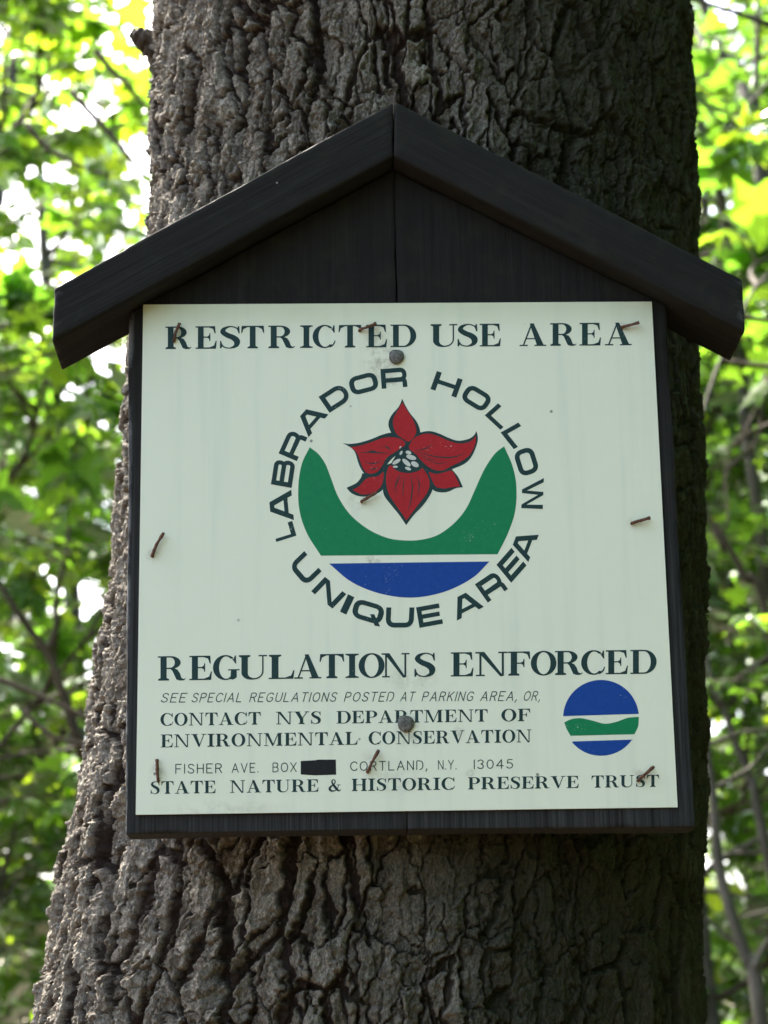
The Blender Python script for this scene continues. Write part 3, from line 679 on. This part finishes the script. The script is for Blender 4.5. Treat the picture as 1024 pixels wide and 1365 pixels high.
def hair(ch):
    """thin even strokes, as drawn with a lettering pen"""
    Z = {
     'A': (.74, [[(0, 0), (.37, 1), (.74, 0)], [(.13, .34), (.61, .34)]]),
     'B': (.62, [[(0, 0), (0, 1), (.38, 1), (.55, .93), (.58, .76), (.52, .60), (.38, .53), (0, .53)], [(.38, .53), (.56, .46), (.62, .27), (.56, .07), (.38, 0), (0, 0)]]),
     'C': (.68, [[(.68, .80), (.58, .95), (.38, 1), (.14, .90), (0, .65), (0, .35), (.14, .10), (.38, 0), (.58, .05), (.68, .20)]]),
     'D': (.66, [[(0, 0), (0, 1), (.34, 1), (.56, .90), (.66, .66), (.66, .34), (.56, .10), (.34, 0), (0, 0)]]),
     'E': (.58, [[(.58, 1), (0, 1), (0, 0), (.58, 0)], [(0, .52), (.46, .52)]]),
     'F': (.56, [[(.56, 1), (0, 1), (0, 0)], [(0, .50), (.46, .50)]]),
     'G': (.72, [[(.68, .82), (.56, .96), (.36, 1), (.13, .90), (0, .65), (0, .35), (.13, .10), (.36, 0), (.58, .04), (.70, .18), (.70, .45), (.42, .45)]]),
     'H': (.62, [[(0, 0), (0, 1)], [(.62, 0), (.62, 1)], [(0, .52), (.62, .52)]]),
     'I': (.0, [[(0, 0), (0, 1)]]),
     'K': (.62, [[(0, 0), (0, 1)], [(.58, 1), (0, .38)], [(.20, .60), (.62, 0)]]),
     'L': (.55, [[(0, 1), (0, 0), (.55, 0)]]),
     'N': (.64, [[(0, 0), (0, 1), (.64, 0), (.64, 1)]]),
     'O': (.74, [[(.37, 1), (.12, .90), (0, .65), (0, .35), (.12, .10), (.37, 0), (.62, .10), (.74, .35), (.74, .65), (.62, .90), (.37, 1)]]),
     'P': (.60, [[(0, 0), (0, 1), (.38, 1), (.55, .92), (.60, .74), (.54, .56), (.38, .48), (0, .48)]]),
     'R': (.62, [[(0, 0), (0, 1), (.38, 1), (.55, .92), (.60, .75), (.54, .58), (.38, .50), (0, .50)], [(.34, .50), (.62, 0)]]),
     'S': (.62, [[(.60, .82), (.50, .96), (.30, 1), (.09, .93), (.03, .75), (.12, .60), (.32, .52), (.53, .42), (.62, .25), (.55, .07), (.32, 0), (.10, .05), (0, .20)]]),
     'T': (.64, [[(0, 1), (.64, 1)], [(.32, 1), (.32, 0)]]),
     'U': (.64, [[(0, 1), (0, .30), (.08, .08), (.32, 0), (.56, .08), (.64, .30), (.64, 1)]]),
     'V': (.70, [[(0, 1), (.35, 0), (.70, 1)]]),
     'X': (.66, [[(0, 0), (.66, 1)], [(0, 1), (.66, 0)]]),
     'Y': (.68, [[(0, 1), (.34, .48), (.68, 1)], [(.34, .48), (.34, 0)]]),
     '0': (.62, [[(.31, 1), (.09, .88), (0, .60), (0, .40), (.09, .12), (.31, 0), (.53, .12), (.62, .40), (.62, .60), (.53, .88), (.31, 1)]]),
     '1': (.06, [[(.06, 0), (.06, 1)]]),
     '3': (.58, [[(.02, .84), (.14, .97), (.32, 1), (.50, .92), (.55, .76), (.47, .60), (.28, .54), (.48, .46), (.58, .28), (.50, .08), (.29, 0), (.10, .05), (0, .18)]]),
     '4': (.66, [[(.48, 0), (.48, 1), (0, .30), (.66, .30)]]),
     '5': (.60, [[(.54, 1), (.12, 1), (.06, .55), (.20, .64), (.36, .64), (.54, .52), (.60, .32), (.52, .10), (.30, 0), (.10, .05), (0, .18)]]),
     '.': (.0, [[(0, 0), (0, .07)]]), ',': (.06, [[(.06, .08), (.05, -.02), (-.03, -.20)]])}
    wdt, st = Z.get(ch, (.3, []))
    out = []
    for P in st:
        rounded = ch in 'BCDGOPRSU0356' and len(P) > 4
        if rounded:
            # keep straight runs straight, round the rest
            Q = fillet(P if not np.allclose(P[0], P[-1]) else P[:-1], .075, np.allclose(P[0], P[-1]) and ch in 'O0', 3)
            out.append(vstroke(Q, .105, smooth=False))
            ends = [Q[0], Q[-1]]
        else:
            for a, b in zip(P[:-1], P[1:]): out.append(vstroke([a, b], .105, smooth=False))
            ends = P
        for e in ends: out.append(arc(e[0], e[1], .0525, .0525, 0, 330, 12).tolist())
    return wdt, out
def wide(ch):
    """wide square shouldered letters of the ring"""
    W = 1.36; h = .24
    fl = lambda pts, r, c=False, w=h: vstroke(fillet(pts, r, c), w, smooth=False)
    if ch == 'L': return 1.2, [rect(0, 0, .25, 1), rect(.25, 0, 1.2, .23)]
    if ch == 'A': return 1.5, [[(0, 0), (.27, 0), (.80, 1), (.52, 1)], [(.70, 1), (.98, 1), (1.5, 0), (1.22, 0)], rect(.36, .20, 1.14, .38), rect(.60, .80, .90, 1)]
    if ch == 'B': return W, [rect(0, 0, .25, 1), fl([(.2, .885), (1.19, .885), (1.19, .515), (.2, .515)], .17, w=.215), fl([(.2, .515), (1.24, .515), (1.24, .107), (.2, .107)], .18, w=.215)]
    if ch == 'R': return W, [rect(0, 0, .25, 1), fl([(.2, .885), (1.23, .885), (1.23, .40), (.2, .40)], .22, w=.225), fl([(.70, .40), (1.225, .40), (1.225, 0)], .16)]
    if ch == 'D': return W, [rect(0, 0, .25, 1), fl([(.2, .885), (1.23, .885), (1.23, .115), (.2, .115)], .36, w=.232)]
    if ch in 'OQ':
        r = [fl([(.12, .12), (W-.12, .12), (W-.12, .88), (.12, .88)], .27, True)]
        if ch == 'Q': r.append([(.78, .40), (.96, .46), (1.36, -.06), (1.12, -.10)])
        return W, r
    if ch == 'H': return W, [rect(0, 0, .26, 1), rect(W-.26, 0, W, 1), rect(.26, .39, W-.26, .61)]
    if ch == 'I': return .26, [rect(0, 0, .26, 1)]
    if ch == 'U': return W, [fl([(.125, 1), (.125, .12), (W-.125, .12), (W-.125, 1)], .28)]
    if ch == 'N': return W, [rect(0, 0, .25, 1), rect(W-.25, 0, W, 1), [(.02, 1), (.32, 1), (W-.02, 0), (W-.32, 0)]]
    if ch == 'E': return 1.25, [rect(0, 0, .25, 1), rect(.25, .78, 1.22, 1), rect(.25, .40, 1.17, .61), rect(.25, 0, 1.25, .22)]
    if ch == 'W': return 2.0, [[(0, 1), (.27, 1), (.63, 0), (.40, 0)], [(.44, 0), (.63, 0), (1.12, 1), (.90, 1)], [(.88, 1), (1.10, 1), (1.56, 0), (1.37, 0)], [(1.37, 0), (1.60, 0), (2.0, 1), (1.73, 1)]]
    return .5, []

class Sheet:
    """flat paint: every piece of one colour and job, each a few microns above the last so that none share a plane"""
    def __init__(s, base): s.V = []; s.F = []; s.base = base; s.k = 0
    def put(s, piece, fn):
        y = s.base-(s.k % 9)*5e-6; s.k += 1; i = len(s.V)
        if isinstance(piece, Strip):
            A = [fn(p) for p in piece.a]; B = [fn(p) for p in piece.b]; n = len(A)
            s.V += [(p[0], y, p[1]) for p in A]+[(p[0], y, p[1]) for p in B]
            s.F += [(i+q, i+q+1, i+n+q+1, i+n+q) for q in range(n-1)]
        else:
            P = [fn(p) for p in piece]; s.V += [(p[0], y, p[1]) for p in P]; s.F.append(tuple(range(i, i+len(P))))
    def mesh(s, name):
        # face the reader
        F = []
        for f in s.F:
            a = sum(s.V[f[q]][0]*s.V[f[(q+1) % len(f)]][2]-s.V[f[(q+1) % len(f)]][0]*s.V[f[q]][2] for q in range(len(f)))
            F.append(f if a > 0 else f[::-1])
        me = bpy.data.meshes.new(name); me.from_pydata(s.V, [], F); me.update(); return me
TY = -.00006
def line_letters(name, font, items, base, cap, m, parent, slant=0.0):
    """items: (text, x0, x1) in photo pixels, or one letter each; base: (xa, ya, xb, yb); cap: cap height at both ends"""
    sh = Sheet(TY)
    for txt, x0, x1 in items:
        gl = [font(c) for c in txt]; gap = .30 if font is hair else .085
        if font is hair: gap = .36
        tot = sum(g[0] for g in gl)+gap*(len(gl)-1); tot = max(tot, .05)
        caph = np.mean(cap); kx = (x1-x0)/tot if len(txt) > 1 or font is serif else caph
        if font is hair and len(txt) == 1: kx = caph
        x = x0
        if len(txt) == 1 and font is serif:   # fit the letter's own outline between the measured edges
            xs = np.concatenate([np.concatenate([pc.a[:, 0], pc.b[:, 0]]) if isinstance(pc, Strip) else np.array([q[0] for q in pc]) for pc in gl[0][1]])
            kx = (x1-x0)/(xs.max()-xs.min()); x = x0-kx*xs.min()
        for (wd, pieces) in gl:
            def fn(p, x=x):
                px = x+kx*p[0]; f = (px-base[0])/(base[2]-base[0]); ch = cap[0]+(cap[1]-cap[0])*f
                px = px+slant*ch*p[1]
                return S(px, base[1]+(base[3]-base[1])*f-ch*p[1])
            if font is hair:   # even pen width whatever the letter's width
                q = []
                for pc in pieces: q.append(pc)
                pieces = q
            for pc in pieces: sh.put(pc, fn)
            x += kx*(wd+gap)
    return link(name, sh.mesh(name), m, parent)

for a in ((508, 478, 34, 52, .75), (500, 452, 18, 30, .7), (519, 508, 14, 12, 1.0), (499, 748, 16, 14, .95), (482, 668, 26, 16, .55), (239, 445, 16, 18, .5), (211, 1035, 16, 24, .6), (493, 1020, 26, 26, .35), (857, 1034, 20, 18, .6),
          (548, 905, 44, 20, .45), (626, 1029, 10, 9, .8), (205, 740, 14, 14, .7), (846, 697, 14, 12, .5), (832, 436, 12, 10, .5), (530, 1040, 60, 30, .25), (300, 1078, 120, 14, .25), (545, 975, 26, 26, .5), (612, 975, 10, 14, .55)):
    c = S(a[0], a[1]); STAINS.append((c[0], c[1], a[2]/2500, a[3]/2420, a[4]))
notice = empty('notice', (0, 0, 0), 'square pale enamelled notice reading restricted use area, nailed over the black board', 'notice')
def plate():
    me = bpy.data.meshes.new('plate'); bm = bmesh.new()
    vs = [bm.verts.new((*(S(*p)[:1]), 0, S(*p)[1])) for p in ((191, 406), (181, 1086), (903.5, 1076), (869, 402))]
    f = bm.faces.new(vs); bmesh.ops.recalc_face_normals(bm, faces=bm.faces)
    r = bmesh.ops.extrude_face_region(bm, geom=[f])
    for v in [g for g in r['geom'] if isinstance(g, bmesh.types.BMVert)]: v.co.y = .0011
    bmesh.ops.recalc_face_normals(bm, faces=bm.faces)
    bm.to_mesh(me); bm.free(); return link('plate', me, plate_material(), notice)
plate()
M_INK = paint('dark_green_ink', (.011, .038, .038)); M_GREEN = paint('green_paint', (.003, .200, .075), .06); M_BLUE = paint('blue_paint', (.004, .052, .29), .06)
M_RED = paint('red_paint', (.40, .012, .018), .10); M_WHITE = paint('white_paint', (.62, .62, .56)); M_BLACK = paint('black_patch_paint', (.008, .007, .009), .12, .0)
z1 = lambda a, o, k=3.012: o+a/k
line_letters('headline', serif, [(c, z1(a, 200), z1(b, 200)) for c, a, b in (('R', 62, 166), ('E', 183, 268), ('S', 281, 362), ('T', 366, 459), ('R', 475, 582), ('I', 603, 653), ('C', 653, 745), ('T', 757, 850), ('E', 868, 952), ('D', 966, 1069))]
    + [(c, z1(a, 530), z1(b, 530)) for c, a, b in (('U', 133, 240), ('S', 241, 322), ('E', 330, 415), ('A', 490, 597), ('R', 613, 718), ('E', 731, 817), ('A', 833, 940))], (221, 465.4, 842, 460.2), (30, 30.3), M_INK, notice)
line_letters('headline', serif, [(c, z1(a, 200), z1(b, 200)) for c, a, b in (('R', 32, 143), ('E', 158, 249), ('G', 253, 360), ('U', 357, 470), ('L', 477, 580), ('A', 580, 688), ('T', 681, 780), ('I', 785, 838), ('O', 838, 942), ('N', 930, 1042), ('S', 1062, 1146))]
    + [(c, z1(a, 540), z1(b, 540)) for c, a, b in (('E', 184, 275), ('N', 282, 412), ('F', 414, 503), ('O', 505, 608), ('R', 602, 712), ('C', 707, 803), ('E', 806, 895), ('D', 905, 1010))], (210, 907.4, 875, 898), (32.5, 32), M_INK, notice)
line_letters('lettering', hair, [('SEE', 214.6, 246.5), ('SPECIAL', 255.4, 321), ('REGULATIONS', 332.8, 447), ('POSTED', 459, 523), ('AT', 533.7, 551), ('PARKING', 562.6, 629.5), ('AREA,', 640.6, 688), ('OR,', 697.7, 719)], (215, 936, 720, 933.7), (11.6, 12), M_INK, notice, slant=.27)
line_letters('lettering', serif, [('CONTACT', 214, 347.8), ('NYS', 368, 428.5), ('DEPARTMENT', 448.9, 650.3), ('OF', 668.4, 707.3)], (214, 967.6, 707, 961.2), (16.8, 16.5), M_INK, notice)
line_letters('lettering', serif, [('ENVIRONMENTAL', 214.5, 476.8), ('CONSERVATION', 491.5, 708.6)], (214, 996.4, 708, 989.4), (17.2, 17), M_INK, notice)
line_letters('lettering', hair, [('FISHER', 234.5, 295.5), ('AVE.', 309.5, 344), ('BOX', 364, 395), ('CORTLAND,', 467.5, 569), ('N.Y.', 584.5, 608), ('13045', 631.5, 683.5)], (234, 1031, 684, 1024), (12, 11.6), M_INK, notice)
line_letters('lettering', serif, [('STATE', 200.5, 287.6), ('NATURE', 306.6, 424.7), ('&', 438, 454.7), ('HISTORIC', 469, 606.3), ('PRESERVE', 624, 771.5), ('TRUST', 788.5, 878.7)], (200, 1058.5, 878, 1048.8), (16.8, 16), M_INK, notice)

def ring():
    sh = Sheet(TY)
    A = lambda x, y: np.array([340+x/4.876, 470+y/4.876]); B = lambda x, y: np.array([540+x/4.876, 470+y/4.876])
    D = lambda x, y: np.array([340+x/2.4976, 660+y/2.4976]); E = lambda x, y: np.array([340+x/2.56, 470+y/2.56])
    for ch, f, bl, br, tl in (('L', D, (138, 135), (124, 86), (71, 156)), ('A', E, (133, 572), (124, 468), (55, 579)), ('B', A, (238, 880), (264, 710), (103, 856)), ('R', A, (272, 706), (342, 550), (153, 655)), ('A', A, (348, 550), (478, 402), (248, 465)),
            ('D', A, (485, 392), (634, 296), (413, 288)), ('O', A, (632, 283), (812, 236), (600, 167)), ('R', A, (824, 236), (993, 222), (815, 108)),
            ('H', B, (165, 237), (333, 293), (207, 120)), ('O', B, (353, 300), (507, 394), (422, 198)), ('L', B, (518, 408), (620, 502), (605, 330)), ('L', B, (621, 520), (707, 628), (737, 455)), ('O', B, (700, 648), (752, 812), (826, 606)),
            ('W', E, (912, 446), (908, 552), (986, 428)),
            ('U', D, (112, 236), (170, 304), (164, 186)), ('N', D, (187, 320), (258, 378), (233, 272)), ('I', D, (283, 388), (304, 398), (310, 330)), ('Q', D, (318, 404), (418, 434), (336, 342)), ('U', D, (434, 441), (528, 441), (437, 374)), ('E', D, (548, 442), (626, 428), (536, 374)),
            ('A', D, (672, 418), (762, 372), (643, 355)), ('R', D, (775, 358), (843, 312), (732, 297)), ('E', D, (853, 292), (904, 234), (804, 232)), ('A', D, (910, 223), (945, 132), (846, 197))):
        bl, br, tl = f(*bl), f(*br), f(*tl); wd, pieces = wide(ch)
        for pc in pieces: sh.put(pc, lambda p: S(*(bl+(br-bl)*p[0]/wd+(tl-bl)*p[1])))
    return link('ring_lettering', sh.mesh('ring_lettering'), M_INK, notice)
ring()
def blob(name, polys, f, m, parent, base, smooth=True, holes=None):
    sh = Sheet(base)
    for P in polys:
        P = np.asarray(P, float)
        sh.put(P.tolist(), lambda p: S(*f(p)))
    return link(name, sh.mesh(name), m, parent)
def outline(pts, sharp=(), n=6):
    """closed smooth outline; corners listed in sharp stay pointed"""
    m = len(pts); sharp = sorted(sharp) or [0]; out = []
    for a, b in zip(sharp, sharp[1:]+[sharp[0]+m]):
        seg = [pts[k % m] for k in range(a, b+1)]
        if len(seg) < 2: continue
        q = spline(seg, max(2, n*(len(seg)-1))) if len(seg) > 2 else np.array(seg, float)
        out += q[:-1].tolist()
    return out
eE = lambda p: (340+p[0]/2.56, 470+p[1]/2.56)
cir = lambda cx, cy, rx, ry, a0, a1, n=40: arc(cx, cy, rx, ry, a0, a1, n).tolist()
emblem_hill = outline([(187, 323), (160, 380), (148, 455), (152, 540), (178, 618), (225, 693), (828, 688), (864, 615), (888, 540), (892, 455), (878, 385), (850, 320), (818, 346), (782, 400), (750, 470), (722, 530), (682, 580), (625, 622), (565, 639), (508, 641), (450, 632), (385, 602), (325, 553), (284, 492), (258, 425), (240, 380), (217, 347)], (0, 5, 6, 11))
blob('hill_shape', [emblem_hill], eE, M_GREEN, notice, TY)
blob('water_shape', [outline([(253, 720), (800, 713), (742, 769), (650, 815), (540, 836), (430, 823), (330, 783)], (0, 1))], eE, M_BLUE, notice, TY)
fl = lambda p: (440+p[0]/4.876, 520+p[1]/4.876)
DARK = [outline([(210, 540), (200, 570), (170, 605), (107, 635), (140, 670), (190, 690), (250, 690), (310, 670), (350, 640), (372, 600), (362, 520), (300, 552)], (0, 3)),
    outline([(790, 512), (830, 560), (850, 600), (864, 632), (820, 637), (770, 660), (720, 665), (672, 650), (640, 600), (620, 520), (700, 535)], (0, 3)),
    outline([(470, 57), (490, 100), (520, 150), (562, 203), (583, 252), (584, 292), (550, 335), (500, 352), (430, 322), (395, 272), (380, 230), (386, 190), (410, 150), (447, 108)], (0,)),
    outline([(500, 352), (540, 300), (590, 275), (650, 267), (710, 283), (770, 310), (830, 329), (890, 321), (930, 300), (953, 267), (961, 320), (945, 380), (915, 440), (870, 482), (800, 512), (760, 532), (700, 542), (640, 522), (590, 490), (540, 430), (505, 390)], (0, 9)),
    outline([(83, 345), (130, 350), (200, 340), (270, 318), (340, 290), (400, 277), (452, 288), (497, 320), (507, 360), (480, 392), (420, 432), (380, 472), (330, 547), (280, 562), (230, 547), (200, 510), (180, 460), (165, 410), (143, 380), (112, 360)], (0,)),
    outline([(355, 505), (345, 600), (350, 680), (400, 750), (450, 812), (495, 878), (545, 812), (612, 740), (662, 660), (667, 600), (640, 540), (600, 488), (500, 465), (400, 475)], (5,))]
REDS = [outline([(350, 530), (345, 590), (325, 635), (280, 668), (220, 680), (180, 668), (147, 648), (190, 625), (230, 580), (270, 565), (310, 560)], (0, 6)),
    outline([(640, 530), (690, 545), (740, 535), (790, 525), (820, 570), (845, 626), (790, 632), (740, 640), (690, 628), (665, 590)], (0, 5)),
    outline([(470, 80), (500, 130), (545, 205), (561, 268), (542, 310), (510, 335), (470, 315), (430, 280), (410, 225), (415, 180), (445, 125)], (0,)),
    outline([(512, 365), (545, 315), (600, 288), (650, 285), (710, 303), (780, 333), (840, 347), (895, 341), (930, 320), (948, 298), (946, 340), (930, 385), (900, 430), (850, 465), (790, 493), (740, 520), (690, 522), (640, 500), (600, 465), (560, 425), (520, 390)], (0, 9)),
    outline([(132, 372), (200, 360), (280, 335), (350, 310), (420, 308), (470, 325), (490, 350), (470, 372), (420, 405), (370, 440), (340, 490), (310, 530), (265, 545), (230, 530), (205, 485), (185, 430), (165, 395)], (0,)),
    outline([(380, 500), (365, 560), (368, 620), (385, 680), (430, 750), (475, 812), (497, 848), (530, 802), (585, 730), (630, 670), (648, 610), (635, 555), (600, 505), (540, 530), (450, 530), (400, 490)], (6, 12, 15))]
sh = Sheet(TY)
for i, P in enumerate(DARK): sh.put(P, lambda p: S(*fl(p)))
flower = link('flower', sh.mesh('flower'), M_INK, notice)
for P in REDS:
    q = Sheet(TY-6e-5); q.put(P, lambda p: S(*fl(p))); link('petal', q.mesh('petal'), M_RED, flower)
sh = Sheet(TY-1.0e-4)
for P, w0 in (([(185, 408), (260, 404), (320, 408), (395, 410)], 7), ([(245, 395), (275, 398), (310, 398)], 9), ([(345, 360), (375, 375), (400, 395)], 9), ([(212, 462), (280, 478), (360, 455)], 7), ([(255, 520), (285, 512), (318, 506)], 8), ([(300, 375), (340, 372)], 5),
        ([(545, 395), (620, 380), (670, 348)], 6), ([(565, 395), (680, 432), (800, 436), (885, 408)], 7), ([(600, 440), (700, 478), (770, 468)], 5), ([(620, 385), (655, 372)], 5), ([(560, 405), (640, 445), (700, 462)], 5),
        ([(455, 545), (440, 590), (420, 650)], 8), ([(455, 560), (462, 620)], 6), ([(482, 545), (476, 640), (470, 700)], 6), ([(520, 545), (535, 620), (525, 720), (505, 790)], 7), ([(562, 545), (580, 620), (568, 700)], 7), ([(405, 550), (392, 600)], 6), ([(575, 590), (610, 640)], 6), ([(438, 560), (425, 620), (430, 690)], 4)):
    n = len(P); sh.put(vstroke(P, [1]+[w0]*(n-2)+[1]), lambda p: S(*fl(p)))
sh.put(outline([(395, 480), (425, 430), (450, 385), (495, 372), (530, 395), (570, 430), (604, 492), (580, 522), (510, 540), (430, 522)], (0, 6)), lambda p: S(*fl(p)))
link('flower_vein', sh.mesh('flower_vein'), M_INK, flower)
for cx, cy, rx, ry, a in ((510, 407, 19, 12, 18), (528, 438, 34, 15, 16), (432, 466, 30, 12, -32), (497, 472, 34, 14, 42), (552, 483, 27, 16, 30), (425, 499, 17, 7, 0), (507, 511, 21, 10, 20), (462, 409, 15, 8, -62), (457, 372, 9, 5, -60)):
    t = np.linspace(0, 2*np.pi, 20, endpoint=False); ca, sa = math.cos(RAD(a)), math.sin(RAD(a))
    P = np.stack([cx+rx*np.cos(t)*ca-ry*np.sin(t)*sa, cy+rx*np.cos(t)*sa+ry*np.sin(t)*ca], -1).tolist()
    q = Sheet(TY-1.9e-4); q.put(P, lambda p: S(*fl(p))); link('stamen', q.mesh('stamen'), M_WHITE, flower)
sl = lambda p: (640+p[0]/3.938, 930+p[1]/3.938)
blob('small_sky_shape', [[(436, 97)]+cir(635, 106, 199, 199, 183, 354.5)[1:-1]+[(834, 85)]], sl, M_BLUE, notice, TY)
blob('small_hill_shape', [outline([(442, 130), (480, 113), (530, 108), (595, 122), (655, 137), (715, 127), (775, 106), (834, 101), (830, 150), (810, 192), (475, 200), (455, 165)], (0, 7, 9, 10))], sl, M_GREEN, notice, TY)
blob('small_water_shape', [[(487, 230), (803, 220)]+cir(635, 106, 199, 199, 36, 140)], sl, M_BLUE, notice, TY)
blob('black_patch', [[(401, 1014.5), (421, 1013.4), (424, 1012.6), (447.8, 1012.6), (448.2, 1032.6), (420, 1033.6), (401, 1032.4)]], lambda p: p, M_BLACK, notice, TY-2e-5)
M_RUST = rust_material('rusted_steel', (.055, .024, .014), (.20, .085, .045)); M_HEAD = rust_material('weathered_steel', (.07, .065, .058), (.24, .23, .21), .6)
def nails():
    for (x0, y0), (x1, y1), lift in (((240, 433), (232, 455), .0032), ((502, 434), (479, 441), .0045), ((851, 433), (829, 437), .006), ((219, 712), (203, 741), .004), ((866, 692), (842, 698), .004), ((503, 658), (482, 669), .0045), ((210, 1013), (211, 1041), .003), ((505, 1001), (490, 1029), .0042), ((871, 1023), (850, 1041), .005)):
        a = S(x1, y1); b = S(x0, y0); d = b-a
        pts = [(a[0], .006, a[1]), (a[0], -.0004, a[1]), (a[0]+d[0]*.10, -.0016, a[1]+d[1]*.10), (a[0]+d[0]*.5+rng.normal(0, .0003), -.0015-lift*.2, a[1]+d[1]*.5), (b[0], -.0013-lift*.42, b[1])]
        c = spline(pts, 22); tb = Tubes(); r = np.full(22, .00082)*(1+.10*rng.normal(size=22)); r[-3:] *= (1.12, 1.2, 1.05); r[:3] *= 1.1
        tb.add(c, r, 9, .06); o = link('nail', tb.mesh('nail'), M_RUST, notice); o['label'] = 'rusty nail bent over flat'
    for x, y, r in ((528.5, 476, .0041), (541, 965, .0043)):
        c = S(x, y); th = np.linspace(0, 2*np.pi, 28, endpoint=False); V = []; F = []
        for k, (f, yy) in enumerate(((1.0, -.0002), (1.02, -.0009), (.9, -.00155), (.55, -.0019), (.2, -.002))):
            for t in th:
                q = 1+.03*math.sin(3*t+x)+.02*rng.normal(); V.append((c[0]+r*f*q*math.cos(t), yy+rng.normal()*.00010*(k > 1), c[1]+r*f*q*math.sin(t)))
        V.append((c[0], -.0020, c[1])); n = 28
        for k in range(4): F += [(k*n+j, k*n+(j+1) % n, (k+1)*n+(j+1) % n, (k+1)*n+j) for j in range(n)]
        T = [(4*n+j, 4*n+(j+1) % n, 5*n) for j in range(n)]
        o = link('nail_head', mesh_np('nail_head', np.array(V), [np.array(F), np.array(T)]), M_HEAD, notice); o['label'] = 'broad grey nail head with a dented face'
nails()
